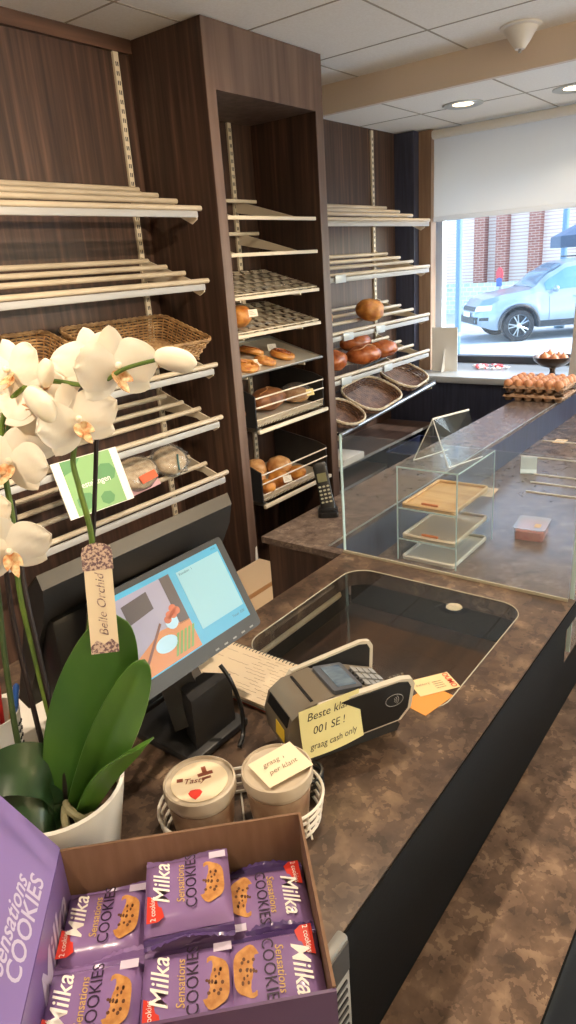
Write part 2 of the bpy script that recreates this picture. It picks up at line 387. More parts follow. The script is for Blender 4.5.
# display part beyond the glass screen
dsp = thing('display_counter', 'display counter with a lower floor behind the glass screen and a raised rear ledge', 'counter', (2.4, .7, 0))
o3 = (2.4, .7, 0)
b = MB(o3); b.box((1.36, .335, .76), (3.88, .945, .79)); part(b.build('display_floor', m_stoneD, dsp, smooth=False), 'brown grey flake patterned floor of the display')
b = MB(o3); b.box((1.325, .945, .902), (3.88, 1.145, .92)); b.box((1.325, .886, .902), (1.3565, .945, .92)); part(b.build('rear_ledge', m_stoneD, dsp, smooth=False), 'raised brown ledge along the rear of the display')
b = MB(o3); b.box((1.36, .9432, .9155), (3.88, .9448, .9202)); b.build('edge_strip', m_alu, dsp, smooth=False)
b = MB(o3); b.box((1.33, .886, 0), (1.345, 1.125, .901)); part(b.build('end_panel', m_wood, dsp, smooth=False), 'dark wood end panel')
b = MB(o3); b.box((1.36, .946, 0), (3.88, .965, .901)); b.box((1.36, 1.11, 0), (3.88, 1.125, .901)); b.build('rear_panel', m_navy, dsp, smooth=False)
b = MB(o3); b.box((1.36, .335, 0), (3.88, .35, .76)); b.build('front_panel', m_black, dsp, smooth=False)
for x, y1 in ((2.36, .76), (2.47, .78), (2.57, .80), (2.80, .93), (3.08, .93)):
    b = MB(o3); b.box((x, .40, .7905), (x + .004, y1, .795)); b.build('divider_rail', m_white, dsp)
gs = thing('glass_screen', 'upright glass screen standing across the counter in front of the display', 'glass screen', (1.346, .6, .92))
b = MB((1.346, .6, .92)); b.box((1.342, .332, .924), (1.350, .884, 1.228)); b.build('glass_pane', m_glass, gs)
b = MB((1.346, .6, .92)); b.box((1.3415, .8835, .924), (1.3505, .8855, 1.228)); b.build('polished_edge', m_edge, gs)
b = MB((1.346, .6, .92)); b.box((1.3385, .332, .9203), (1.3425, .885, .9265)); b.build('bottom_channel', m_edgeL, gs)
gf = thing('front_glass', 'front glass pane of the display on the customer side', 'glass screen', (2.5, .328, .64))
b = MB((2.5, .328, .64)); b.box((1.36, .325, .792), (3.86, .332, 1.228)); b.build('glass_pane', m_glass, gf)
b = MB((2.5, .328, .64)); b.box((1.3578, .3245, .792), (1.36, .3325, 1.228)); b.build('polished_edge', m_edge, gf)

# ------------------------------------------------------------------ tower
TW = thing('bread_tower', 'tall dark wood shelf tower with open front filled with slanted bread shelves', 'shelf tower', (2.355, 1.98, 0))
o3 = (2.355, 1.98, 0)
m_edgew = mat('wenge_edge_band', (122, 100, 88), .45, c2=(96, 76, 66), scale=(30, 30, 1.5), detail=5)
for x0, x1 in ((2.0, 2.048), (2.657, 2.71)):
    b = MB(o3); b.box((x0, 1.802, 0), (x1, WY - .002, CEIL - .002)); p = b.build('side_panel', m_wood, TW, smooth=False)
    b = MB(o3); b.box((x0, 1.798, 0), (x1, 1.802, CEIL - .002)); part(b.build('edge_band', m_edgew, p, smooth=False), 'lighter brown front edge')
b = MB(o3); b.box((2.048, 1.798, 2.208), (2.657, WY - .002, CEIL - .002)); b.build('header_panel', m_edgew, TW, smooth=False)
b = MB(o3); b.box((2.048, WY - .014, 0), (2.657, WY - .002, 2.208)); b.build('back_panel', m_wood, TW, smooth=False)
b = MB(o3); b.box((2.048, 1.84, 0), (2.657, 2.15, .10)); b.build('plinth', m_black, TW, smooth=False)
def standard(x, z0, z1, y, off, parent, name='shelf_standard'):
    b = MB(off); b.box((x - .011, y - .012, z0), (x + .011, y - .001, z1)); b.mi = 1
    z = z0 + .03
    while z < z1 - .03:
        b.box((x - .006, y - .0125, z), (x - .002, y - .0115, z + .014)); b.box((x + .002, y - .0125, z), (x + .006, y - .0115, z + .014)); z += .03
    return b.build(name, [m_beige, m_blk2], parent, smooth=False)
standard(2.50, .55, 2.205, WY - .014, o3, TW)
TX0, TX1, TY = 2.06, 2.645, 1.815
def tower_bracket(b, x, zf, drop=.105):
    """slanting bracket arm from the rear standard to the front bar"""
    y1 = WY - .03
    b.prism([(y1, zf + drop), (y1, zf + drop - .05), (TY + .03, zf - .004), (TY, zf - .004), (TY, zf + .006)], x - .003, x + .003, MX(((0, 0, 1, 0), (1, 0, 0, 0), (0, 1, 0, 0), (0, 0, 0, 1))))
def bare_shelf(zf, label):
    o = (2.35, 1.98, zf); t = thing('shelf_bracket_frame', label, 'shelf', o, 0)
    b = MB(o); b.box((TX0, TY - .010, zf - .007), (TX1 - .012, TY + .004, zf + .007), .002); b.build('front_bar', m_beige, t)
    b = MB(o); b.box((TX0, 2.10, zf + .088), (2.60, 2.125, zf + .102), .002); b.build('rear_bar', m_beige, t)
    for x in (2.10, 2.50): b = MB(o); tower_bracket(b, x, zf, .1); b.build('bracket_arm', m_beige, t, smooth=False)
bare_shelf(1.800, 'empty slanted bracket frame at the top of the bread tower')
bare_shelf(1.668, 'second empty slanted bracket frame in the bread tower, above the wavy trays')
m_tray = mat('perforated_grey_steel', (206, 196, 178), .35, metal=.3)
def wavy_tray(zf, label):
    o = (2.35, 1.98, zf); t = thing('baguette_tray', label, 'baking tray', o, 0, 'wavy baguette trays in the tower')
    y0, y1 = TY + .006, 2.12; rise = .085; n = 6
    n = 9
    for q in range(n):
        b = MB(o); xc = TX0 + .03 + q * (TX1 - TX0 - .065) / (n - 1)
        b.grid(lambda u, v: (xc + .019 * (2 * u - 1), y0 + v * (y1 - y0), zf + .012 + rise * v - .012 * (1 - (2 * u - 1) ** 2) + .0035 * math.sin(v * 34)), 8, 34, .0015); b.build('curved_slat', m_tray, t)
    b = MB(o); b.tube([(TX0 + .008, y0, zf + .012), (TX1 - .014, y0, zf + .012), (TX1 - .014, y1, zf + .012 + rise), (TX0 + .008, y1, zf + .012 + rise)], .003, 6, closed=True); b.build('frame_wire', m_beige, t)
    b = MB(o); b.box((TX0, TY - .008, zf - .008), (TX1 - .012, TY + .006, zf + .006), .002); b.build('front_bar', m_beige, t)
    b = MB(o)
    for k in range(5): y = y0 + .03 + k * .06; b.tube([(TX0 + .01, y, zf + .022 + rise * (y - y0) / (y1 - y0)), (TX1 - .02, y, zf + .022 + rise * (y - y0) / (y1 - y0))], .0016, 5)
    b.build('cross_wire', m_chrome, t)
    for x in (2.10, 2.50): b = MB(o); tower_bracket(b, x, zf - .012, .1); b.build('bracket_arm', m_beige, t, smooth=False)
wavy_tray(1.510, 'empty wavy baguette tray in the bread tower, upper of two')
wavy_tray(1.367, 'wavy baguette tray in the bread tower holding one golden roll, lower of two')
# flat tray
zf = 1.208; o = (2.35, 1.98, zf)
t = thing('baking_sheet', 'slanted metal baking sheet of pastries in the middle of the bread tower', 'baking tray', o)
b = MB(o); b.grid(lambda u, v: (TX0 + .005 + u * (TX1 - TX0 - .015), TY + v * .30, zf + .004 + .085 * v), 4, 4, .003); b.build('sheet', m_tray, t)
b = MB(o); b.tube([(TX0 + .004, TY - .002, zf + .004), (TX1 - .012, TY - .002, zf + .004), (TX1 - .012, TY + .30, zf + .095), (TX0 + .004, TY + .30, zf + .095)], .006, 6, closed=True); b.build('rim', m_alu, t)
for x in (2.10, 2.50): b = MB(o); tower_bracket(b, x, zf - .008, .1); b.build('bracket_arm', m_beige, t, smooth=False)
BX0, BX1 = 2.125, 2.64
def bread_basket(zf, label):
    TX0, TX1 = BX0, BX1
    o = (2.35, 1.98, zf); t = thing('bread_bin', label, 'bread basket', o, 0)
    b = MB(o); b.grid(lambda u, v: (TX0 + .012 + u * (TX1 - TX0 - .026), TY + .005 + v * .30, zf + .012 + .03 * v), 4, 4, .003); b.build('floor_sheet', m_tray, t)
    for x in (TX0 + .008, TX1 - .01):
        b = MB(o); b.prism([(TY - .002, zf), (TY + .31, zf + .02), (TY + .31, zf + .2), (TY + .05, zf + .155), (TY - .002, zf + .135)], x - .003, x + .003, MX(((0, 0, 1, 0), (1, 0, 0, 0), (0, 1, 0, 0), (0, 0, 0, 1)))); b.build('side_plate', m_blk2, t, smooth=False)
    for dz in (.085, .125): b = MB(o); b.tube([(TX0 + .008, TY - .004, zf + dz), (TX1 - .01, TY - .004, zf + dz)], .0035, 8); b.build('guard_rail', m_beige, t)
    b = MB(o)
    for k in range(46): x = TX0 + .02 + k * (TX1 - TX0 - .04) / 45; b.tube([(x, TY - .001, zf + .004), (x, TY - .001, zf + .034)], .0016, 5)
    b.tube([(TX0 + .01, TY - .001, zf + .034), (TX1 - .012, TY - .001, zf + .034)], .0025, 6); b.build('wire_front', m_beige, t)
    b = MB(o); b.box((TX0, TY - .022, zf - .022), (TX1, TY - .006, zf - .006), .003); b.build('front_bar', m_beige, t)
    b = MB(o); b.box((TX0 + .02, TY - .006, zf - .02), (TX0 + .03, WY - .02, zf - .004)); b.box((TX1 - .03, TY - .006, zf - .02), (TX1 - .02, WY - .02, zf - .004)); b.build('bracket_arm', m_alu, t)
bread_basket(.985, 'wire fronted bread bin holding wrapped loaves in the tower, upper of two')
bread_basket(.655, 'wire fronted bread bin holding round rolls in the tower, lower of two')

# ------------------------------------------------------------------ tube shelves
o = standard(1.93, .5, 2.385, WY, (0, 0, 0), None); tag(o, 'slotted cream wall standard on the wood panelling beside the tower', 'wall rail')
o = standard(.55, .5, 2.385, WY, (0, 0, 0), None); tag(o, 'slotted cream wall standard left of the picture, behind the flowers', 'wall rail')
o = standard(3.73, .95, 2.29, WY, (0, 0, 0), None); tag(o, 'slotted wall standard behind the right hand bread shelves by the window', 'wall rail')
RODS = [(2.075, .090), (2.005, .064), (1.935, .038), (1.842, .006)]
m_railc = mat('grey_rail', (172, 172, 172), .35)
def tube_shelf(x0, x1, zf, brx, label, group, m_r=None, yoff=0):
    o = (x1, 1.84, zf); t = thing('tube_shelf', label, 'shelf', o, 0, group); m_r = m_r or m_rod
    for i, (y, dz) in enumerate(RODS):
        e = x1 - .06 * max(0, .75 - i * .25) * 1.6
        b = MB(o); b.tube([(x0, y, zf + dz), (e, y, zf + dz)], .0095, 10); b.build('rod', m_r, t)
    b = MB(o); b.box((x0, 1.822, zf - .026), (x1 - .035, 1.834, zf - .004), .003); b.build('front_rail', m_railc, t)
    for x in brx:
        b = MB(o); b.prism([(WY - .008, .11), (WY - .008, .02), (1.95, .0), (1.86, -.045), (1.835, -.032), (1.832, -.006), (1.86, .0), (2.10, .085)], x - .0025, x + .0025, MX(((0, 0, 1, 0), (1, 0, 0, 0), (0, 1, 0, zf), (0, 0, 0, 1)))); b.build('bracket', m_beige, t, smooth=False)
    return t
G1 = 'cream tube shelves on the left wood wall'
for z, n in ((1.826, 'topmost empty tube shelf on the wood wall left of the tower'), (1.580, 'second empty tube shelf from the top on the wood wall left of the tower'),
             (1.272, 'tube shelf left of the tower carrying the wicker baskets'), (1.066, 'empty tube shelf below the wicker baskets, left of the tower'),
             (.838, 'lowest tube shelf left of the tower, with the green sign and wrapped bags')):
    tube_shelf(.3, 1.955, z, (.56, 1.925), n, G1)
G2 = 'cream tube shelves by the window'
m_rodc = m_rod
for z, n in ((1.796, 'topmost empty tube shelf right of the tower'), (1.553, 'second empty tube shelf right of the tower, with a clip on its rail'),
             (1.288, 'tube shelf right of the tower carrying one round loaf'), (1.080, 'tube shelf right of the tower carrying the glazed brown buns')):
    tube_shelf(2.725, 3.80, z, (3.735,), n, G2)
# deep slanted shelf with the bread baskets
t = thing('basket_shelf', 'lowest slanted shelf right of the tower under the oval bread baskets', 'shelf', (3.2, 1.9, .86))
o = (3.2, 1.9, .86)
for k in range(5):
    y = 1.80 + k * .075; b = MB(o); b.tube([(2.722, y, .826 + k * .036), (3.80, y, .905 + k * .036)], .007, 8); b.build('rod', m_blk2, t)
b = MB(o); b.tube([(2.722, 1.785, .822), (3.755, 1.785, .898)], .011, 10); b.build('front_rail', m_alu, t)
for x in (2.74, 3.735):
    zz = .822 + (x - 2.722) * .0733
    b = MB(o); b.prism([(WY - .008, .19), (WY - .008, .1), (1.82, -.03), (1.79, -.02), (1.79, .0)], x - .003, x + .003, MX(((0, 0, 1, 0), (1, 0, 0, 0), (0, 1, 0, zz - .006), (0, 0, 0, 1)))); b.build('bracket', m_beige, t, smooth=False)
# base cabinet below
bc = thing('base_cabinet', 'low dark open cabinet with two shelves under the right hand bread shelves', 'cabinet', (3.3, 1.95, 0))
o = (3.3, 1.95, 0)
m_shelfd = mat('dark_shelf_board', (70, 54, 48), .35, c2=(96, 74, 64), scale=(3, 40, 40))
for z in (.615, .495, .05):
    b = MB(o); b.box((2.73, 1.84, z), (3.86, WY - .004, z + .018)); p = b.build('shelf_board', m_shelfd, bc, smooth=False)
    b = MB(o); b.box((2.73, 1.837, z + .003), (3.86, 1.84, z + .0175)); b.build('edge_strip', m_grey, p, smooth=False)
for x in (2.715, 3.3, 3.86): b = MB(o); b.box((x, 1.842, 0), (x + .014, WY - .004, .633)); b.build('upright', m_navy, bc, smooth=False)
# ------------------------------------------------------------------ cookie box
m_purple = mat('lilac_card', (122, 98, 158), .35, coat=.2)
m_purple2 = mat('lilac_card_lid', (140, 118, 180), .4)
m_foil = mat('lilac_wrapper', (138, 108, 160), .26, c2=(148, 118, 170), scale=(9, 9, 9), coat=.3, bump=.1, bscale=35)
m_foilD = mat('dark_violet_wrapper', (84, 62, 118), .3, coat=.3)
m_prnW = mat('white_print', (246, 240, 232), .4)
m_prnR = mat('red_print', (214, 58, 44), .35)
m_prnG = mat('gold_print', (206, 168, 96), .4)
m_prnD = mat('dark_print', (52, 34, 60), .4)
m_cook = mat('cookie_print', (206, 150, 84), .5, c2=(178, 118, 58), scale=(120, 120, 120))
m_choc = mat('chocolate_print', (98, 58, 32), .5)
m_lidtxt = mat('pale_lilac_print', (206, 196, 222), .4)
E1 = V((.7015, -.7127, 0)); E2 = V((-.7127, -.7015, 0))
BOXA = math.atan2(E1.y, E1.x); BL, BW, BH, Z0 = .272, .207, .11, .9205
bc0 = V((.287, .584, 0)) + E1 * BL / 2 + E2 * BW / 2
t = thing('display_box', 'open purple cookie display box with its printed lid folded back, at the counter edge', 'box', (bc0.x, bc0.y, Z0), BOXA)
w_ = .003
b = MB(); b.box((-BL / 2, -BW / 2, 0), (BL / 2, BW / 2, .003)); b.build('bottom', m_card, t, smooth=False)
b = MB(); b.box((-BL / 2, BW / 2 - w_, .003), (BL / 2, BW / 2, BH)); b.box((BL / 2 - w_, -BW / 2 + w_, .003), (BL / 2, BW / 2 - w_, BH)); part(b.build('cardboard_wall', m_card, t, smooth=False), 'brown cardboard rear and right walls')
b = MB(); b.box((-BL / 2, -BW / 2, .003), (BL / 2, -BW / 2 + w_, BH - .002)); part(b.build('front_wall', mat('plum_card', (92, 66, 104), .45), t, smooth=False), 'dark purple front wall')
b = MB(); b.box((-BL / 2, -BW / 2 + w_, .003), (-BL / 2 + w_, BW / 2 - w_, BH)); q = b.build('side_wall', m_purple, t, smooth=False)
b = MB(); b.text('Milka', .055, frame((-BL / 2 + w_, .02, .062), (0, 1, 0), (0, 0, 1)), .25, .012); b.build('side_lettering', m_lidtxt, q)
# lid, leaning outwards from the left wall
la = math.radians(30); lu = V((-math.sin(la), 0, math.cos(la))); lb = V((-BL / 2, 0, BH))
lm = frame(lb, (0, 1, 0), lu)
b = MB(); b.prism([(-BW / 2, 0), (BW / 2, 0), (BW / 2, .135), (-BW / 2, .135)], 0, .003, lm); q = b.build('lid', m_purple2, t, smooth=False)
lf = frame(lb + lm.to_3x3() @ V((0, 0, .003)), (0, 1, 0), lu)
b = MB(); b.text('Sensations', .024, lf @ MX.Translation((-.012, .039, 0)), .3, .012); b.text('COOKIES', .0265, lf @ MX.Translation((-.004, .0195, 0)), .0, .014); b.build('lid_lettering', m_lidtxt, q)

def make_pack():
    t = thing('cookie_pack', '', 'cookie pack')
    L, W, H = .090, .091, .028                     # reading direction, across, height
    b = MB()
    def top(u, v):
        x = (u - .5) * L; y = (v - .5) * W
        e = (1 - abs(2 * u - 1) ** 5) * (1 - abs(2 * v - 1) ** 7)
        return (x * (1 - .02 * (1 - e)), y, H * (.45 + .55 * e) + .0007 * noise.noise((x * 70, y * 70, 1)))
    b.grid(top, 20, 20)
    b.grid(lambda u, v: ((u - .5) * L, (v - .5) * W, H * (.45 - .45 * (1 - abs(2 * u - 1) ** 5) * (1 - abs(2 * v - 1) ** 7))), 12, 12)
    b.build('wrapper', m_foil, t)
    for s in (-1, 1):
        b = MB(); n = 26
        def fin(u, v, s=s): return (s * (L / 2 + v * .011 + (.0018 if (int(u * n) % 2 and v > .9) else 0)), (u - .5) * W * 1.0, H * .45 + .003 * math.sin(v * 9) * (1 - .4 * v) + .0009 * math.sin(u * 60) * v + .006 * v * math.sin(u * 5 + s))
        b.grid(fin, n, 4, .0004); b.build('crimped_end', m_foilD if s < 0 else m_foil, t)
    def on(x, y): return T3(x, y, H * 1.0 + .0003)
    b = MB(); b.text('Milka', .0245, on(.003, .0255), .38, .010); b.build('brand_lettering', m_prnW, t)
    b = MB(); b.text('Sensations', .0115, on(.0, .006), .2, .004); b.build('variety_lettering', m_prnG, t)
    b = MB(); b.text('COOKIES', .0165, on(.002, -.0052), 0, .003); b.build('cookie_lettering', m_prnD, t)
    b = MB(); b.prism([(-.041, .041), (-.041, .030), (-.036, .0235), (-.013, .029), (-.008, .041)], 0, .0003, T3(0, 0, H * .955)); q = b.build('corner_flash', m_prnR, t, smooth=False)
    b = MB(); b.text('2 cookies', .0078, T3(-.025, .035, H * .955 + .0004, .05)); b.build('flash_lettering', m_prnW, q)
    b = MB(); pl = []
    for k in range(30):
        a = 2 * PI * k / 30; r = 1 + .05 * math.sin(5 * a) ; cut = .82 if .5 < a < 1.3 else 1
        pl.append((-.002 + -.001 + .026 * r * cut * math.cos(a), -.0250 + .0150 * r * cut * math.sin(a)))
    b.prism(pl, 0, .0003, T3(0, 0, H * .985)); q = b.build('cookie_picture', m_cook, t, smooth=False)
    b = MB(); rr = random.Random(3)
    for k in range(15):
        a = rr.uniform(0, 6.28); d = math.sqrt(rr.random()) * .85
        b.prism(ell(rr.uniform(.0012, .0024), rr.uniform(.001, .0017), 8, -.002 + .019 * d * math.cos(a), -.0245 + .0105 * d * math.sin(a)), 0, .0002, T3(0, 0, H * .985 + .0003))
    b.build('chocolate_chip', m_choc, q, smooth=False)
    b = MB()
    for (x, y) in ((.033, -.033),):
        b.prism([(x - .0045, y - .010), (x + .0045, y - .010), (x + .0045, y + .008), (x - .0045, y + .008)], 0, .0002, T3(0, 0, H * .93))
    b.build('info_panel', mat('pale_panel', (216, 204, 226), .4), t, smooth=False)
    return t
pk = make_pack(); first = True
def place_pack(col, row, lay, flip, label, dx=0, dy=0, tilt=(0, 0), ang=0, group='purple cookie packs in the display box'):
    global first
    lx = -BL / 2 + .0475 + col * .0885 + dx; ly = (BW / 4 - .0) * (1 if row == 0 else -1) + dy
    p = bc0 + E1 * lx - E2 * ly
    o = pk if first else dup(pk); first = False
    o.location = (p.x, p.y, Z0 + .004 + lay * .0300)
    ax = -E2 if not flip else E2
    o.rotation_euler = (tilt[0], tilt[1], math.atan2(ax.y, ax.x) + ang); o['label'] = label; o['group'] = group
place_pack(1, 0, 2, False, 'purple cookie pack lying on top of the others against the rear wall of the box', .004, -.004, (.0, .03), .03)
place_pack(0, 0, 1, False, 'purple cookie pack in the rear left corner of the box', 0, -.002, (-.03, .03), -.03)
place_pack(2, 0, 1, True, 'purple cookie pack in the rear right corner of the box, red corner at right', -.002, -.010, (.0, -.06), .02)
place_pack(0, 1, 1.25, False, 'purple cookie pack in the front left corner of the box', .0, .006, (-.02, .02), -.02)
place_pack(1, 1, 1.3, False, 'purple cookie pack in the middle of the front row of the box', .003, .006, (0, .02), .0)
place_pack(2, 1, 1.35, True, 'purple cookie pack in the front right corner of the box, red corner at right', -.002, .004, (0.02, 0), .0)
for c in range(3):
    for r in range(2):
        if (c, r) == (1, 0): place_pack(c, r, 1, False, 'purple cookie pack lying right under the topmost pack', .002, -.004)
        place_pack(c, r, 0, c == 2, 'purple cookie pack of the covered bottom layer in the box', 0, 0, group='cookie packs of the covered bottom layer')

# ------------------------------------------------------------------ orchid
m_petal = mat('orchid_petal', (250, 240, 224), .6, c2=(242, 228, 206), scale=(18, 18, 18), sss=.25, spec=.25)
m_lip = mat('orchid_lip', (240, 214, 170), .5, c2=(206, 130, 76), scale=(160, 160, 160), sss=.2)
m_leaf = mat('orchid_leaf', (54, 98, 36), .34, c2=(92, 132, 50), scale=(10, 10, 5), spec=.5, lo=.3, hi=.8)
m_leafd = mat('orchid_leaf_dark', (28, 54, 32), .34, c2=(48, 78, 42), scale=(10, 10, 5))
m_stem = mat('orchid_stem', (104, 130, 52), .45, c2=(78, 104, 44), scale=(30, 30, 30))
m_stemd = mat('orchid_stem_dark', (60, 80, 44), .45)
m_stake = mat('dark_stake', (34, 24, 26), .5)
m_pot = mat('white_ceramic', (232, 228, 220), .25)
m_bark = mat('bark_mix', (48, 36, 26), .9, c2=(84, 64, 46), scale=(60, 60, 60), bump=.8, bscale=60)
m_root = mat('aerial_root', (168, 160, 128), .6, c2=(128, 124, 92), scale=(60, 60, 60))
PX, PY = .345, .668
orc = thing('potted_orchid', 'white flowering orchid in a white ceramic pot behind the cookie box', 'orchid', (PX, PY, .9205))
oo = (PX, PY, .9205)
b = MB(oo); b.lathe([(.0, 0), (.058, 0), (.062, .004), (.082, .108), (.083, .114), (.079, .116), (.076, .112), (.070, .075), (0, .073)], 40, oo); b.build('pot', m_pot, orc)
b = MB(oo)
b.grid(lambda u, v: (PX + .0715 * v * math.cos(2 * PI * u), PY + .0715 * v * math.sin(2 * PI * u), 1.006 + .006 * noise.noise((u * 9, v * 6, 0)) * (1 - v) * 2), 24, 6); b.build('bark', m_bark, orc)
def leaf(pts, wid, up, m, fold=.25, lab=None):
    """arching leaf along pts; up = side vector"""
    P = [V(p) for p in pts]; n = len(P) - 1; sv = V(up).normalized()
    def cr(t):
        i = min(int(t * n), n - 1); f = t * n - i
        p0 = P[max(i - 1, 0)]; p1 = P[i]; p2 = P[i + 1]; p3 = P[min(i + 2, n)]
        return .5 * (2 * p1 + (p2 - p0) * f + (2 * p0 - 5 * p1 + 4 * p2 - p3) * f * f + (3 * p1 - p0 - 3 * p2 + p3) * f ** 3)
    def fn(u, v):
        c = cr(u); tg = (cr(min(u + .02, 1)) - cr(max(u - .02, 0))).normalized()
        s = (sv - tg * sv.dot(tg)).normalized(); nn = s.cross(tg).normalized()
        w = wid * (math.sin(PI * min(.10 + u * .90, 1) ** 1.0) ** .55) * .5 if u < 1 else 0
        k = 2 * v - 1
        return c + s * (w * k) + nn * (fold * w * (abs(k) ** 1.3))
    b = MB(oo); b.grid(fn, 26, 10, .0016); o = b.build('leaf', m, orc, ang=60)
    if lab: part(o, lab)
leaf([(.352, .652, 1.005), (.372, .628, 1.10), (.396, .606, 1.19), (.416, .586, 1.262)], .098, (.72, -.6, .05), m_leaf, .12, 'large upright leaf')
leaf([(.352, .640, 1.005), (.372, .592, 1.10), (.396, .562, 1.17), (.414, .545, 1.218)], .052, (.60, -.75, .25), m_leaf, .3)
leaf([(.350, .632, 1.005), (.362, .588, 1.075), (.378, .552, 1.115), (.392, .524, 1.136)], .034, (.6, -.6, .4), m_leaf, .3)
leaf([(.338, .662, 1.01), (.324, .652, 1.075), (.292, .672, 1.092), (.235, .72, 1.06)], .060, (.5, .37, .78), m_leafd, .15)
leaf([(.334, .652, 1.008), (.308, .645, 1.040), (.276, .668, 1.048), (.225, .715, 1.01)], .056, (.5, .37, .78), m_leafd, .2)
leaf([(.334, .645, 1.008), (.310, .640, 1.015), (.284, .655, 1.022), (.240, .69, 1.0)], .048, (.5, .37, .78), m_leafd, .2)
def spl(pts, k=8):
    P = [V(p) for p in pts]; out = []
    n = len(P) - 1
    for i in range(n):
        p0 = P[max(i - 1, 0)]; p1 = P[i]; p2 = P[i + 1]; p3 = P[min(i + 2, n)]
        for j in range(k):
            f = j / k; out.append(.5 * (2 * p1 + (p2 - p0) * f + (2 * p0 - 5 * p1 + 4 * p2 - p3) * f * f + (3 * p1 - p0 - 3 * p2 + p3) * f ** 3))
    return out + [P[-1]]
def branch(name, pts, r0, r1, m, lab=None, n=8):
    P = spl(pts); N = len(P); b = MB(oo); b.tube(P, [r0 + (r1 - r0) * i / (N - 1) for i in range(N)], n); o = b.build(name, m, orc)
    if lab: part(o, lab)
    return o
branch('stem', [(.352, .668, 1.0), (.372, .648, 1.10), (.414, .634, 1.244), (.431, .629, 1.334), (.435, .640, 1.397), (.438, .647, 1.431), (.449, .639, 1.469)], .0040, .003, m_stem, 'flower stem carrying the paper tag')
branch('stem', [(.342, .664, 1.0), (.352, .660, 1.08), (.36, .678, 1.21), (.366, .690, 1.289), (.379, .696, 1.37), (.389, .704, 1.449), (.403, .697, 1.497), (.426, .664, 1.52), (.454, .610, 1.514), (.476, .58, 1.529), (.495, .545, 1.537)], .0042, .0022, m_stem, 'flower stem ending in the bud at right')
branch('stem', [(.330, .675, 1.0), (.322, .690, 1.082), (.336, .707, 1.179), (.352, .719, 1.262), (.364, .718, 1.347), (.382, .708, 1.427), (.402, .697, 1.48)], .004, .0026, m_stemd)
branch('stake', [(.360, .674, 1.0), (.384, .655, 1.12), (.410, .642, 1.22), (.441, .640, 1.336), (.465, .634, 1.452)], .0028, .0026, m_stake)
branch('stake', [(.344, .658, 1.0), (.350, .650, 1.082), (.362, .672, 1.205), (.370, .686, 1.289), (.386, .700, 1.392)], .0034, .0030, m_stake)
branch('stake', [(.334, .666, 1.0), (.338, .666, 1.083), (.351, .693, 1.217), (.362, .707, 1.293), (.38, .715, 1.391)], .0032, .0030, m_stake)
for pts in ([(.340, .645, 1.022), (.330, .622, 1.030), (.336, .606, 1.022), (.352, .612, 1.012)], [(.335, .640, 1.022), (.322, .622, 1.022), (.318, .612, 1.008)], [(.338, .640, 1.02), (.334, .615, 1.020), (.330, .606, 1.008)], [(.362, .650, 1.03), (.382, .645, 1.026), (.388, .634, 1.010)]):
    branch('root', pts, .005, .0042, m_root)
def petal_geo(b, L, W, ang, cup, mtx, tw=0, ruff=.0):
    """petal growing from the centre in local xy plane at angle ang"""
    ca, sa = math.cos(ang), math.sin(ang)
    def fn(u, v):
        k = 2 * v - 1
        w = W * .5 * (math.sin(PI * min(1, u * .96 + .04) ** .9) ** .62)
        x = L * u; y = w * k
        z = cup * L * (u * u) - .22 * abs(k) ** 2 * w + ruff * math.sin(u * 9 + k * 6) * u + tw * k * u
        return mtx @ V((x * ca - y * sa, x * sa + y * ca, z))
    b.grid(fn, 12, 8, .0007)
def flower(c, nrm, size, roll=0, cup=.1, up=(0, 0, 1), closed=0):
    """moth orchid bloom: three sepals, two broad petals, a lip"""
    c = V(c); n = V(nrm).normalized(); u = V(up); x = u.cross(n)
    x = x.normalized() if x.length > 1e-3 else V((1, 0, 0)); m = frame(c, x, n.cross(x)) @ MX.Rotation(roll, 4, 'Z')
    s = size
    b = MB(oo)
    for a in (PI / 2, PI * 7 / 6 + .08, PI * 11 / 6 - .08): petal_geo(b, s * .5, s * .36, a, cup - .12, m @ MX.Translation((0, 0, -.002)))
    f = b.build('flower', m_petal, orc, ang=80)
    for a in (.16, PI - .16): b = MB(oo); petal_geo(b, s * .54, s * .60, a, cup, m @ MX.Translation((0, 0, .001)), 0, .0016); b.build('petal', m_petal, f, ang=80)
    b = MB(oo)
    for a in (-PI / 2 - .7, -PI / 2 + .7): petal_geo(b, s * .15, s * .13, a, 1.0, m @ MX.Translation((0, -.002, .003)))
    petal_geo(b, s * .22, s * .13, -PI / 2, .9, m @ MX.Translation((0, -.003, .003))); part(b.build('lip', m_lip, f, ang=80), 'yellow orange lip of the bloom')
    b = MB(oo); b.ball(m @ V((0, .004, .006)), s * .045, 2); b.build('column', m_petal, f)
    return f
CAMP = V((0, 0, 1.62))
def tocam(p, side=(0, 0, 0)): return (CAMP - V(p)).normalized() + V(side)
fl = [((.474, .592, 1.528), (.35, -.35, -.1), .092, 0), ((.465, .628, 1.543), (-.1, .5, .4), .075, .3), ((.438, .625, 1.476), (.25, -.2, -.15), .088, .2), ((.412, .693, 1.530), (-.8, .5, .3), .082, .4),
      ((.443, .676, 1.513), (.2, .6, .25), .075, -.3), ((.428, .655, 1.468), (.1, .3, -.2), .085, .3), ((.378, .674, 1.440), (-.5, .1, -.1), .080, -.3),
      ((.345, .655, 1.352), (.1, .0, -.45), .086, .1), ((.405, .713, 1.484), (-.1, .1, .0), .080, .5), ((.352, .700, 1.385), (-.4, .2, .1), .058, .2), ((.418, .665, 1.498), (.0, .5, .5), .080, .0)]
for c, sd, sz, ro in fl: flower(c, tocam(c, sd), sz, ro)
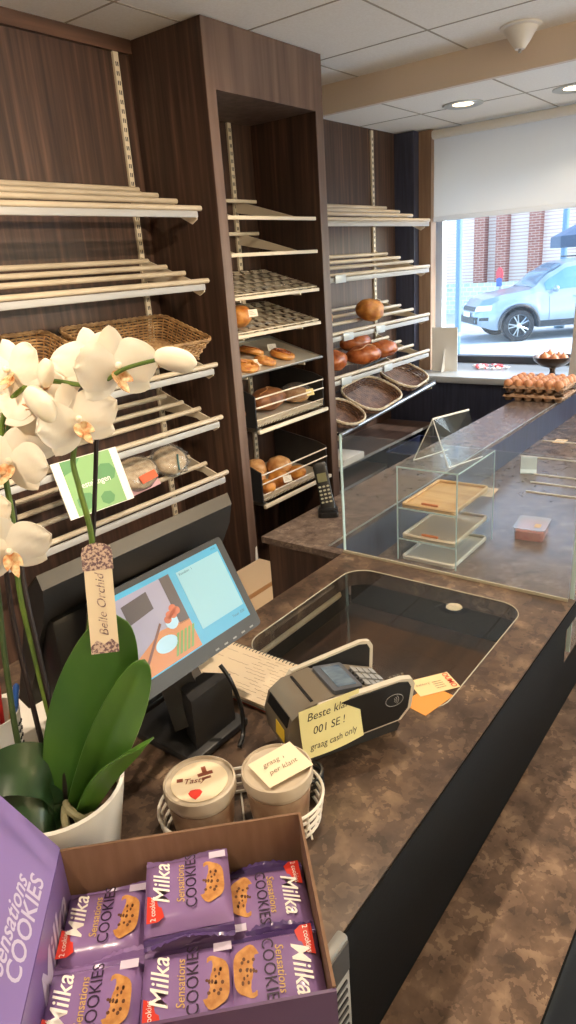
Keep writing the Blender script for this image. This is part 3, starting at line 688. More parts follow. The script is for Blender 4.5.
def bud(c, r, ax):
    ax = V(ax).normalized(); m = ax.to_track_quat('Z', 'Y').to_matrix().to_4x4(); b = MB(oo)
    b.ball(c, (r * .8, r * .62, r * 1.15), 3, m, .12, 1.6, 2); b.build('bud', m_petal, orc, ang=80)
bud((.505, .533, 1.535), .0205, (.5, -.5, -.25)); bud((.408, .642, 1.50), .020, (.3, -.3, -.9)); bud((.425, .648, 1.530), .014, (.2, -.1, 1))
# tag hanging on the stem
tg = thing('paper_tag', 'cream paper tag with purple lace print hanging on the orchid stem', 'tag', (.432, .625, 1.334))
ot = (.432, .625, 1.334); tm = frame((.4145, .599, 1.3435), V((.72, -.62, -.05)), V((.30, .16, .95)))
m_tag = mat('cream_tag_paper', (222, 206, 178), .7); m_lace = mat('mauve_lace_print', (104, 80, 88), .7, c2=(196, 172, 156), scale=(320, 320, 320), lo=.45, hi=.55)
b = MB(ot); b.prism([(-.015, -.118), (.015, -.118), (.015, .0), (-.015, .0)], 0, .0006, tm); b.build('paper', m_tag, tg, smooth=False)
b = MB(ot); b.prism([(-.0165, -.026), (.0165, -.026), (.0165, -.006)] + [(.0165 * math.cos(a) , -.006 + .0105 * math.sin(a)) for a in (.5, 1.0, 1.57, 2.1, 2.6)] + [(-.0165, -.006)], .0007, .0012, tm); q = b.build('lace_top', m_lace, tg, smooth=False)
b = MB(ot); b.prism(ell(.0055, .0055, 16, 0, -.009), .0013, .0019, tm); b.build('rosette', m_lace, q, smooth=False)
b = MB(ot); b.prism([(-.015, -.118), (.015, -.118), (.015, -.110), (.008, -.103), (0, -.108), (-.008, -.103), (-.015, -.110)], .0007, .0011, tm); b.build('lace_bottom', m_lace, tg, smooth=False)
b = MB(ot); b.text('Belle Orchid', .0135, tm @ MX.Translation((0.001, -.065, .0007)) @ MX.Rotation(PI / 2, 4, 'Z'), .35, 0); b.build('script_lettering', m_lace, tg)

# ------------------------------------------------------------------ tubs in a wire basket
m_tubp = mat('milky_tub_plastic', (186, 170, 150), .35, spec=.5, sss=.1); m_tublid = mat('clear_lid_plastic', (200, 186, 166), .28)
m_cream = mat('cream_label', (240, 222, 190), .5); m_prnB = mat('brown_print', (132, 66, 40), .5)
def tub(x, y, label, lab=True, r=.046):
    t = thing('dessert_tub', label, 'tub', (x, y, .9245))
    MB().lathe([(0, 0), (r * .82, 0), (r * .84, .003), (r * .95, .062)], 36).build('tub_body', m_tubp, t)
    MB().lathe([(r * .80, .0625), (r * .98, .0625), (r * 1.02, .060), (r * 1.04, .068), (r * 1.02, .076), (r * .97, .077), (r * .95, .073), (0, .073)], 36).build('lid', m_tublid, t)
    b = MB(); b.lathe([(r * .845 + .0008, .012), (r * .93 + .0008, .052)], 36); b.build('side_label', mat('tub_side_label', (170, 146, 122), .5, c2=(140, 106, 84), scale=(40, 40, 40)), t)
    return t
t1 = tub(.475, .553, 'round dessert tub with a strawberry and chocolate printed lid, left of two')
b = MB(); b.prism(ell(.037, .037, 36), .0735, .0741); q = b.build('lid_label', m_cream, t1, smooth=False)
ca = -.78
b = MB(); b.prism([(.0, -.010), (.006, -.004), (.009, .002), (.006, .007), (0, .008), (-.006, .007), (-.009, .002), (-.006, -.004)], .0742, .0746, T3(-.020, -.012, 0, ca)); part(b.build('strawberry_print', m_prnR, q, smooth=False), 'red strawberry')
b = MB(); M_ = T3(.014, .003, 0, ca + .2)
for x, y, w, h in ((0, 0, .020, .006), (0, .008, .006, .012), (0, -.008, .012, .004)): b.prism([(x - w / 2, y - h / 2), (x + w / 2, y - h / 2), (x + w / 2, y + h / 2), (x - w / 2, y + h / 2)], .0742, .0746, M_)
part(b.build('chocolate_print', m_prnB, q, smooth=False), 'brown chocolate pieces')
b = MB(); b.text('Tasty', .013, T3(-.004, .006, .0742, ca), .3, .01); b.prism([(-.004, -.003), (.004, -.003), (.004, .003), (-.004, .003)], .0742, .0746, T3(-.014, .022, 0, ca)); b.build('lid_print', m_prnB, q)
t2 = tub(.548, .482, 'round dessert tub with a handwritten note lying on its lid, right of two')
nt_ = thing('paper_note', 'cream handwritten paper note on the lid of the right dessert tub', 'note', (.548, .482, 1.003))
m_note = mat('cream_note_paper', (246, 228, 196), .8); m_ink = mat('grey_ink', (150, 130, 110), .8); m_inkd = mat('dark_ink', (40, 40, 44), .8)
nm = T3(.003, -.004, 0, -.32 + .0)
b = MB(); b.grid(lambda u, v: nm @ V(((u - .5) * .068, (v - .5) * .054, .0012 + .003 * u * v)), 6, 6, .0004); b.build('paper', m_note, nt_)
b = MB(); b.text('graag 1', .012, nm @ T3(-.004, .010, .0022), .3); b.text('per klant', .012, nm @ T3(.0, -.006, .0022), .3); b.build('handwriting', m_ink, nt_)
wb = thing('wire_basket', 'round white wire baskets holding the dessert tubs behind the cookie box', 'wire basket', (.512, .517, .9205), -.78)
m_wire = mat('white_coated_wire', (232, 226, 214), .35)
for z, k in ((.0025, 1.0), (.015, 1.02), (.028, 1.04), (.040, 1.06)):
    b = MB(); b.tube([(x * k, y * k, z) for x, y in rrect(.206, .108, .053, 10)], .0022, 6, closed=True); b.build('wire_ring', m_wire, wb)
b = MB()
for i, (x, y) in enumerate(rrect(.206, .108, .053, 3)): b.tube([(x, y, .002), (x * 1.06, y * 1.06, .040)], .0015, 5)
b.build('upright_wire', m_wire, wb)
b = MB()
for k in range(-3, 4): b.tube([(k * .028, -.052, .0022), (k * .028, .052, .0022)], .0014, 5)
b.build('base_wire', m_wire, wb)
# coiled cable and mug-dark thing beside the tubs
cc = thing('coiled_cable', 'coiled black cable on the counter between the right tub and the card terminal', 'cable', (.607, .474, .9205))
b = MB()
pts = [(.020 * math.cos(a), .016 * math.sin(a), .003 + .0016 * a) for a in [k * .35 for k in range(62)]]
b.tube(pts, .0028, 6); b.build('cable', m_blk, cc)

# ------------------------------------------------------------------ card terminal
UA = math.radians(-29)
ct = thing('card_terminal', 'grey card payment terminal with white rimmed privacy shields and a sticky note', 'card terminal', (.727, .507, .9205), UA)
m_gun = mat('gunmetal_plastic', (128, 118, 104), .35, metal=.25); m_lcd = mat('terminal_screen', (66, 84, 108), .12, c2=(110, 126, 140), scale=(30, 60, 30))
def rxz(poly, y0, y1): return MX(((1, 0, 0, 0), (0, 0, 1, 0), (0, 1, 0, 0), (0, 0, 0, 1)))
XZ = rxz(None, 0, 0)
b = MB(); b.prism([(-.085, .0), (.088, .0), (.094, .010), (.080, .030), (-.085, .022)], -.034, .034, XZ); b.build('foot', m_blk2, ct, ang=30)
b = MB(); pr = [(-.098, .030), (-.101, .062), (-.092, .090), (-.070, .104), (-.024, .108), (-.018, .104), (.030, .097), (.088, .072), (.092, .058), (.07, .045), (-.06, .020)]
b.prism(pr, -.044, .044, XZ); b.build('housing', m_gun, ct, ang=30)
b = MB(); b.prism([(-.0985, .075), (-.0925, .0905), (-.0905, .0905), (-.0965, .075)], -.036, .036, XZ); b.box((-.058, -.036, .1046), (-.054, .036, .1072)); b.build('paper_slot', m_blk, ct)
dm = frame((.004, 0, .1035), (.99, 0, -.145), (0, 1, 0))
b = MB(); b.prism(rrect(.05, .074, .004), -.004, .0045, dm); q = b.build('screen_bezel', mat('slate_plastic', (84, 88, 96), .3), ct)
b = MB(); b.prism(rrect(.032, .058, .002), .0046, .0052, dm @ MX.Translation((.002, 0, 0))); b.build('screen', m_lcd, q)
b = MB()
for k in range(3): b.box((.034 + k * .0, -.022 + k * .016, .0925), (.040, -.012 + k * .016, .0985), .001)
b.build('function_key', m_blk, ct)
km = frame((.062, 0, .0855), (.92, 0, -.39), (0, 1, 0))
b = MB()
for i in range(4):
    for j in range(3): b.prism(rrect(.009, .015, .002, 3), 0, .003, km @ MX.Translation((-.02 + i * .012, -.02 + j * .02, 0)))
b.build('keypad', m_grey, ct)
earp = [(-.066, .088), (-.050, .108), (.080, .116), (.097, .112), (.102, .102), (.097, .060), (.080, .040), (-.03, .030), (-.05, .04)]
def inset(poly, k):
    cx = sum(p[0] for p in poly) / len(poly); cz = sum(p[1] for p in poly) / len(poly); return [(cx + (x - cx) * k, cz + (z - cz) * k) for x, z in poly]
for s in (-1, 1):
    em = MX.Translation((0, s * .046, 0)) @ MX.Rotation(s * .07, 4, 'Z') @ MX.Rotation(-s * .08, 4, 'X') @ XZ
    b = MB(); b.prism(earp, -.0045, .0045, em); e = b.build('privacy_shield', mat('ivory_plastic', (206, 198, 182), .35), ct, ang=30)
    b = MB(); b.prism(inset(earp, .90), s * .0046, s * .0066, em); b.prism(inset(earp, .90), -s * .0046, -s * .006, em); b.build('black_panel', m_blk, e, ang=30)
    if s < 0:
        b = MB(); lm_ = em @ MX.Translation((.064, .083, -.0068))
        for r in (.004, .007, .010):
            b.tube([lm_ @ V((r * math.cos(a), r * math.sin(a), 0)) for a in [-.8 + k * .2 for k in range(9)]], .0006, 4)
        b.tube([lm_ @ V((x * .0145 + .003, y * .0105, 0)) for x, y in ell(1, 1, 24)], .0005, 4, closed=True); b.build('contactless_symbol', m_grey, e)
        b = MB()
        for k in range(4): b.box((.064 + k * .007, -.0535, .1125), (.068 + k * .007, -.0505, .1155))
        b.build('indicator_light', m_gun, e)
b = MB(); sm_ = frame((-.1012, -.025, .062), (0, -1, 0), (-.18, 0, 1)); b.prism([(-.014, -.011), (.016, -.011), (.016, .011), (-.014, .011)], .0002, .0008, frame((-.1015, -.018, .060), (0, -1, 0), (.06, 0, 1))); part(b.build('yellow_sticker', mat('yellow_sticker', (232, 196, 60), .5), ct, smooth=False), 'small yellow sticker')
pn = thing('sticky_note', 'pale yellow handwritten sticky note on the side of the card terminal', 'note', (.70, .445, .96), UA)
m_post = mat('pale_yellow_paper', (226, 218, 158), .8)
cU = V((math.cos(UA), math.sin(UA), 0)); cV = V((-math.sin(UA), math.cos(UA), 0)); cO = V((.727, .507, .9205))
def pnp(u, v):   # u along terminal, v downwards
    x = -.088 + u * .098; z = .114 + u * .004 - v * .074; y = -.0605 - .010 * v * v - .004 * math.sin(u * PI) * v + .003 * u
    return cO + cU * x + cV * y + V((0, 0, z))
def pnl(u, v): return pn_inv @ pnp(u, v)
bpy.context.view_layer.update(); pn_inv = pn.matrix_world.inverted()
b = MB(); b.grid(pnl, 12, 12, .0004); b.build('paper', m_post, pn)
def curvetext(b, txt, size, u0, v0):
    vs, fs = text_geo(txt, .25, .0)
    b._add([pnl(u0 + x * size / .098, v0 - y * size / .074) + (pn_inv.to_3x3() @ (-cV * .0006)) for x, y in vs], fs)
b = MB(); curvetext(b, 'Beste klant', .017, .5, .20); curvetext(b, '001 SE !', .016, .45, .5); curvetext(b, 'graag cash only', .0125, .5, .80); b.build('handwriting', m_inkd, pn)

# ------------------------------------------------------------------ till
pos = thing('till_display', 'black customer display of the till showing a blue screen, tilted on its stand', 'monitor', (.63, .66, .9205))
op = (.63, .66, .9205)
ang = math.radians(28); su = V((0, math.sin(ang), math.cos(ang)))
cen = V((.634, .717, 1.126)); dmn = frame(cen, (1, 0, 0), su)
HW, HH = .132, .082
b = MB(op); b.prism(rrect(2 * HW, 2 * HH, .007), -.026, -.003, dmn); b.prism(rrect(2 * HW, 2 * HH, .007), -.003, .0, dmn); b.build('casing', m_blk2, pos, ang=30)
SW, SH = .117, .066; sy = .007
m_scr = mat('screen_blue', (56, 150, 192), .3, emit=.22); m_scr2 = mat('screen_pale', (124, 176, 194), .3, emit=.26)
def rect(x0, y0, x1, y1): return [(x0, y0), (x1, y0), (x1, y1), (x0, y1)]
b = MB(op); b.prism(rect(-SW, -SH + sy, SW, SH + sy), .0002, .0008, dmn); scr = b.build('screen', m_scr, pos, smooth=False)
b = MB(op); b.prism(rect(.016, -SH + sy + .022, SW - .004, SH + sy - .012), .0009, .0012, dmn); b.build('list_pane', m_scr2, scr, smooth=False)
def scol(n, c, e=.5): return mat(n, c, .3, emit=e * .45)
x0, x1, y0, y1 = -SW + .002, .002, -SH + sy + .002, SH + sy - .008
b = MB(op); b.prism(rect(x0, y0, x1, y1), .0009, .0011, dmn); b.build('photo_wall', scol('photo_grey_wall', (140, 140, 168), .3), scr, smooth=False)
b = MB(op); b.prism(rect(x1 - .02, y0 + .045, x1, y1), .0011, .0012, dmn); b.prism([(x0 + .016, y1 - .042), (x0 + .066, y1 - .036), (x0 + .066, y1 - .008), (x0 + .016, y1 - .012)], .0011, .0012, dmn); part(b.build('photo_frame', scol('photo_dark', (58, 50, 60), .2), scr, smooth=False), 'dark picture frame in the screen photo')
b = MB(op); b.prism([(x0, y0), (x1, y0), (x1, y0 + .046), (x0 + .06, y0 + .052), (x0, y0 + .03)], .0011, .0012, dmn); b.build('photo_table', scol('photo_table', (176, 112, 60), .35), scr, smooth=False)
b = MB(op); b.prism(ell(.021, .012, 22, x0 + .060, y0 + .030), .0012, .0014, dmn); b.prism(ell(.012, .012, 14, x0 + .085, y0 + .056), .0012, .0014, dmn); b.build('photo_plate', scol('photo_plate', (150, 190, 214), .5), scr, smooth=False)
b = MB(op)
for k in range(5): b.prism([(x1 - .052 + k * .008, y0 + .006), (x1 - .047 + k * .008, y0 + .006), (x1 - .028 + k * .008, y0 + .036), (x1 - .033 + k * .008, y0 + .036)], .0012, .0014, dmn)
b.build('photo_greens', scol('photo_greens', (96, 140, 62), .35), scr, smooth=False)
b = MB(op)
for dx, dy in ((.0, .0), (.008, .003), (-.007, .002), (.003, .009), (-.013, -.003)): b.prism(ell(.007, .006, 12, x1 - .024 + dx, y0 + .064 + dy), .0014, .0016, dmn)
b.build('photo_fruit', scol('photo_fruit', (170, 84, 50), .4), scr, smooth=False)
b = MB(op); b.prism([(x0 + .012, y0 + .018), (x0 + .015, y0 + .015), (x0 + .066, y0 + .060), (x0 + .063, y0 + .063)], .0016, .0017, dmn); b.build('photo_rod', scol('photo_rod', (96, 52, 40), .3), scr, smooth=False)
b = MB(op); b.text('Kassabon  1', .006, dmn @ T3(.034, SH + sy - .017, .0013)); b.text('Totaal  0,00', .006, dmn @ T3(.095, -SH + sy + .013, .0009)); b.text('10:43', .005, dmn @ T3(SW - .012, SH + sy - .005, .0009)); b.build('screen_lettering', scol('screen_text', (46, 90, 120), .2), scr)
b = MB(op)
for k in range(5): b.prism(rect(.02 + k * .021, -HH + .004, .028 + k * .021, -HH + .0065), .0004, .001, dmn)
b.build('menu_button', m_grey, pos, smooth=False)
b = MB(op); b.prism([(.615, .655), (.665, .655), (.65, .79), (.56, .79), (.555, .70)], .0, .0, None) if False else None
b = MB(op); b.tube([(.615, .70, .95), (.618, .735, 1.02), (.625, .742, 1.10)], [.045, .038, .03], 4); b.box((.55, .645, .9205), (.675, .80, .934), .004); b.prism([(.572, .66), (.66, .66), (.64, .70), (.59, .70)], .934, 1.02, None); b.build('stand', m_blk2, pos, ang=25)
b = MB(op); b.tube(spl([(.642, .662, 1.045), (.644, .644, 1.02), (.650, .634, .97), (.640, .626, .935), (.62, .618, .9245)]), .0036, 7); b.build('cable', m_blk, pos)
st = thing('till_monitor', 'black staff monitor of the till seen from behind, painted highlight along its top', 'monitor', (.64, .86, .9205))
ost = (.64, .86, .9205); tilt = .012
mm = MX(((0, 0, 1, 0), (1, 0, 0, 0), (0, 1, 0, 0), (0, 0, 0, 1)))
b = MB(ost); b.prism([(.80, 1.245), (.835, 1.215), (.93, 1.0), (.905, .99), (.80, 1.19), (.792, 1.225)], .452, .842, mm); b.build('casing', m_blk2, st, ang=25)
b = MB(ost); b.prism([(.7915, 1.2255), (.7995, 1.246), (.836, 1.216), (.835, 1.214), (.8005, 1.243), (.7935, 1.225)], .451, .843, mm); b.build('highlight_strip', m_bevelglint, st, ang=25)  # strip along the bevel carrying the painted highlight
b = MB(ost); b.box((.46, .80, 1.0), (.80, .86, 1.17), .01); b.build('back_housing', m_blk, st)
b = MB(ost); b.box((.57, .82, .93), (.70, .90, 1.02), .01); b.box((.52, .81, .9205), (.71, .875, .935), .004); b.build('stand', m_blk, st)
nb = thing('spiral_notebook', 'open spiral bound notebook with pencil writing between the till and card terminal', 'notebook', (.778, .745, .9205))
on = (.778, .745, .9205)
m_page = mat('ruled_page', (244, 224, 194), .8); m_redc = mat('red_cover', (150, 62, 50), .5)
for z0, z1, mt, nm_, lb in ((.9205, .9235, m_redc, 'cover', 'red cover'), (.9236, .9285, m_grey, 'page_block', 'grey lower pages'), (.9286, .9335, m_page, 'page_block', 'cream upper pages')):
    b = MB(on); b.box((.712, .618, z0), (.842, .858, z1), .0006); part(b.build(nm_, mt, nb, smooth=False), lb)
b = MB(on)
for k in range(30):
    y = .622 + k * .008; b.tube([(.838 + .006 * math.cos(a), y + .001 * a, .929 + .0065 * math.sin(a)) for a in [j * .55 for j in range(12)]], .0009, 4)
b.build('spiral_wire', m_blk, nb)
b = MB(on)
rr = random.Random(5)
for k in range(13):
    x = .725 + k * .0085; n = rr.randint(2, 4); y = .63 + rr.uniform(0, .03)
    for j in range(n):
        L_ = rr.uniform(.02, .05); b.tube([(x + .0008 * math.sin(i * 2.1 + k), y + L_ * i / 9, .9337) for i in range(10)], .00035, 3); y += L_ + .012
b.build('handwriting', mat('pencil_grey', (206, 184, 158), .8), nb)
for (x, y, rz, lab, c, t_) in ((.928, .438, -.65, 'cream business card lying on the counter glass beside the terminal', (238, 212, 160), 'OUMO'), (.884, .428, -.2, 'orange card under the cream business card on the counter', (222, 150, 70), None)):
    up_ = .9212 if t_ else .9203
    k = thing('business_card', lab, 'card', (x, y, up_), rz)
    b = MB(); b.grid(lambda u, v: ((u - .5) * .075, (v - .5) * .048, .0008 + (.0012 * u if t_ else 0)), 2, 2, .0005); b.build('card', mat('card_' + str(c[2]), c, .6), k)
    if t_:
        b = MB(); b.text('OUMO', .014, T3(.029, 0, .0026, -PI / 2), 0, .01); part(b.build('lettering', m_prnR, k), 'red letters'); b = MB(); b.text('bakkerij', .008, T3(-.02, .004, .0022, -.0), .3)
        for i in range(4): b.box((-.002, -.014 + i * .006, .0022), (.016, -.013 + i * .006, .0024))
        b.build('small_print', m_ink, k)
# pens in a cup, papers
pc = thing('pen_cup', 'white cup with dark writing full of red and blue pens, at the left photo edge', 'cup', (.392, .905, .9205))
MB().lathe([(0, 0), (.032, 0), (.042, .098), (.040, .098), (.031, .004), (0, .004)], 30).build('cup', m_wplast, pc)
b = MB()
for i in range(5):
    for j in range(3):
        a = -1.25 + j * .22; z = .026 + i * .013; r = .0328 + z * .102
        b.tube([((r) * math.cos(a + k * .05), r * math.sin(a + k * .05), z + .002 * math.sin(k * 2 + i)) for k in range(4)], .0012, 4)
part(b.build('writing', m_inkd, pc), 'dark handwriting')
for i, (dx, dy, c, lab, h) in enumerate(((.008, -.012, (206, 40, 40), 'red', .165), (.004, .004, (190, 34, 36), 'dark red', .15), (.022, -.018, (50, 96, 180), 'blue', .135), (.004, .010, (40, 110, 100), 'green', .13), (.024, -.004, (216, 176, 130), 'wooden', .118), (-.002, -.016, (206, 60, 50), 'short red', .12))):
    p = thing('pen', lab + ' pen standing in the white pen cup', 'pen', (.392 + dx * .5, .905 + dy * .5, .926))
    mp = mat('pen_' + lab.replace(' ', '_'), c, .4)
    e = V((dx * 1.1, dy * 1.1, h))
    b = MB(); b.tube([(0, 0, 0), e * .72], .0042, 9); b.build('barrel', mp if lab != 'wooden' else m_carton, p)
    b = MB(); b.tube([e * .73, e * .97, e], [.0048, .0046, .002], 9); b.build('cap', mp, p)
for z, dx, lab in ((.9205, 0, 'lower'), (.9213, .012, 'upper')):
    t = thing('paper_sheet', 'white paper sheet behind the orchid leaves on the counter, %s of two' % lab, 'paper', (.50 + dx, .965, z), -.55 + dx * 4)
    b = MB(); b.box((-.075, -.10, .0), (.075, .10, .0006)); b.build('sheet', m_white, t, smooth=False)
# ------------------------------------------------------------------ bread
def breadmat(n, a, b_, sc=28, rough=.45, bump=.5, lo=.35, hi=.65): return mat(n, a, rough, c2=b_, scale=(sc, sc, sc), bump=bump, bscale=70, lo=lo, hi=hi)
m_gold = breadmat('golden_crust', (214, 150, 70), (170, 98, 40)); m_pale = breadmat('pale_floury_crust', (222, 176, 120), (188, 128, 74)); m_glaze = breadmat('glazed_brown_crust', (190, 108, 54), (134, 62, 30), 22, .22, .3)
m_past = breadmat('pastry_flake', (222, 164, 88), (176, 104, 48), 40); m_glz2 = breadmat('caramel_top', (176, 98, 46), (128, 60, 28), 60, .25); m_loafb = breadmat('brown_loaf', (150, 98, 60), (112, 68, 40)); m_pkwrap = pane('plastic_bag', (245, 245, 245), .16, .12, 1.4, (235, 235, 235))
def roll(label, loc, r, m, rz=0, group=None, cut=False, name='bread_roll', seed=1):
    t = thing(name, label, 'bread', loc, rz, group)
    b = MB(); b.ball((0, 0, r[2] * .92), r, 4, None, .10, 1.6, seed); b.build('crumb_body', m, t, ang=80)
    if cut: b = MB(); b.tube([(x * r[0], .02 * math.sin(x * 4) , r[2] * (.92 + math.sqrt(max(0, 1 - x * x)) * .99)) for x in [-.7 + k * .14 for k in range(11)]], .003, 5); b.build('crust_seam', m_pale, t)
    return t
def shz(y, zf, rise=.085): return zf + .008 + rise * (y - 1.815) / .30
roll('round golden roll at the left end of the lower wavy tray', (2.155, 1.875, 1.398), (.058, .05, .045), m_gold, .3, seed=3)
# pastries on the baking sheet
def danish(label, x, y, r, m1, m2, rz=0):
    t = thing('danish_pastry', label, 'pastry', (x, y, shz(y, 1.208) - .002), 0, None, (.276, 0, rz))
    MB().lathe([(0, 0), (r * .9, .001), (r, .010), (r * .93, .022), (r * .7, .026), (r * .5, .02), (0, .021)], 24).build('dough', m1, t)
    b = MB(); b.tube([(r * .8 * (1 - k / 40) * math.cos(k * .42), r * .8 * (1 - k / 40) * math.sin(k * .42), .0245) for k in range(38)], r * .09, 6); b.build('glazed_swirl', m2, t); return t
danish('golden plaited pastry at the left front of the baking sheet', 2.155, 1.865, .055, m_past, m_gold)
danish('yellow round pastry second from left on the baking sheet', 2.29, 1.875, .05, m_past, m_past, .6)
danish('caramel brown round pastry at the right of the baking sheet', 2.44, 1.895, .058, m_gold, m_glz2, .4)
danish('caramel brown pastry at the rear of the baking sheet', 2.34, 1.99, .058, m_gold, m_glz2, 1)
danish('yellow pastry at the rear left of the baking sheet', 2.16, 1.99, .052, m_past, m_gold, 2)
m_cardp = mat('price_card_white', (240, 234, 220), .6); m_cardy = mat('price_card_yellow', (228, 202, 130), .6)
def pcard(label, loc, rz=0, w=.042, h=.03, m=None, tilt=1.2, nm='price_card'):
    t = thing(nm, label, 'price card', loc, 0, None, (tilt, 0, rz))
    b = MB(); b.prism(rrect(w, h, .002, 2), 0, .0012, MX.Translation((0, h / 2, 0))); b.build('card', m or m_cardp, t, smooth=False)
    b = MB()
    for k in range(3): b.box((-w * .35, h * (.3 + .2 * k), .0013), (w * .3 - k * .006, h * (.34 + .2 * k), .0016))
    b.build('print', m_ink, t); return t
pcard('small white price card above the golden roll on the lower wavy tray', (2.17, 1.815, 1.435), -.5)
pcard('white price card between the yellow pastries on the baking sheet', (2.235, 1.87, 1.228), -.6)
pcard('white price card behind the caramel pastries on the baking sheet', (2.47, 1.97, 1.26), -.5)
pcard('yellow price card on the guard rail of the upper bread bin', (2.52, 1.806, 1.055), -.3, m=m_cardy)
pcard('white price card on the guard rail of the lower bread bin', (2.30, 1.80, .705), -.4)
def bz(y, zf): return zf + .016 + .03 * (y - 1.82) / .30
roll('brown loaf lying in the middle of the upper bread bin', (2.37, 1.94, bz(1.94, .985)), (.115, .075, .05), m_loafb, .2, cut=True, name='loaf')
roll('small brown loaf at the left end of the upper bread bin', (2.16, 1.92, bz(1.92, .985)), (.06, .07, .042), m_loafb, 1.3, name='loaf', seed=5)
t = roll('loaf in a clear plastic bag at the right end of the upper bread bin', (2.56, 1.92, bz(1.92, .985)), (.062, .065, .038), m_pale, .3, name='wrapped_loaf', seed=9)
b = MB(); b.ball((0, 0, .045), (.072, .075, .046), 4, None, .16, 5, 4); part(b.build('plastic_bag', m_pkwrap, t, ang=80), 'clear plastic bag')
for i, (x, y, z, r, m, lab) in enumerate(((2.225, 1.935, .0, .056, m_pale, 'round floury roll at the left of the lower bread bin'), (2.335, 2.02, .0, .058, m_pale, 'round floury roll at the rear of the lower bread bin'), (2.425, 1.945, .0, .062, m_pale, 'large round floury roll right of the middle in the lower bread bin'),
                                        (2.205, 1.848, 0, .042, m_gold, 'golden roll at the front left of the lower bread bin'), (2.31, 1.862, 0, .048, m_gold, 'golden roll at the front of the lower bread bin, second from left'), (2.44, 1.852, 0, .042, m_gold, 'golden roll at the front right of the lower bread bin'))):
    roll(lab, (x, y, bz(y, .655)), (r, r * .95, r * .8), m, i * .7, seed=i + 2)
b = None
# bread right of the tower
sl = math.atan(.355)
def onrod(y, zf): return zf + .006 + (y - 1.842) * .355 + .0095 / math.cos(sl)
def rodroll(label, x, y, zf, r, m, rz=0, name='bread_roll', seed=1, cut=False, group=None):
    t = roll(label, (x, y, onrod(y, zf)), r, m, 0, group, cut, name, seed); t.rotation_euler = (sl, 0, rz); return t
rodroll('round golden loaf on the third tube shelf right of the tower', 3.20, 1.90, 1.288, (.085, .07, .055), m_gold, .0, 'round_loaf', 2)
rodroll('piece of pale bread on the third tube shelf, half hidden by the tower', 2.79, 1.93, 1.288, (.05, .06, .045), m_pale, 0, 'round_loaf', 8)
rodroll('glazed brown bun on the fourth tube shelf, left of a close group of three', 3.12, 1.89, 1.080, (.10, .058, .048), m_glaze, -.5, seed=3, cut=True)
rodroll('glazed brown bun at the rear of the group of three on the fourth tube shelf', 3.25, 2.02, 1.080, (.10, .056, .046), m_glaze, -.4, seed=4)
rodroll('glazed brown bun on the fourth tube shelf, right of a close group of three', 3.34, 1.90, 1.080, (.09, .054, .045), m_glaze, -.5, seed=6)
rodroll('reddish glazed bun on the fourth tube shelf right beside the tower', 2.85, 1.91, 1.080, (.085, .065, .05), m_glaze, .0, seed=7)
for x, z, lab in ((2.819, 1.547, 'second tube shelf'), (2.87, 1.28, 'third tube shelf near the tower'), (3.181, 1.28, 'third tube shelf below the round loaf'), (2.838, 1.072, 'fourth tube shelf near the tower'), (3.257, 1.072, 'fourth tube shelf below the buns')):
    t = thing('price_clip', 'clear plastic price clip on the rail of the ' + lab, 'price holder', (x, 1.818, z))
    b = MB(); b.box((-.045, -.006, -.022), (.045, -.003, .014), .001); b.build('clear_sleeve', mat('clip_plastic', (190, 196, 198), .2, spec=.7), t)
    b = MB(); b.box((-.012, -.003, -.004), (.012, .006, .008), .001); b.build('clip', m_blk2, t)

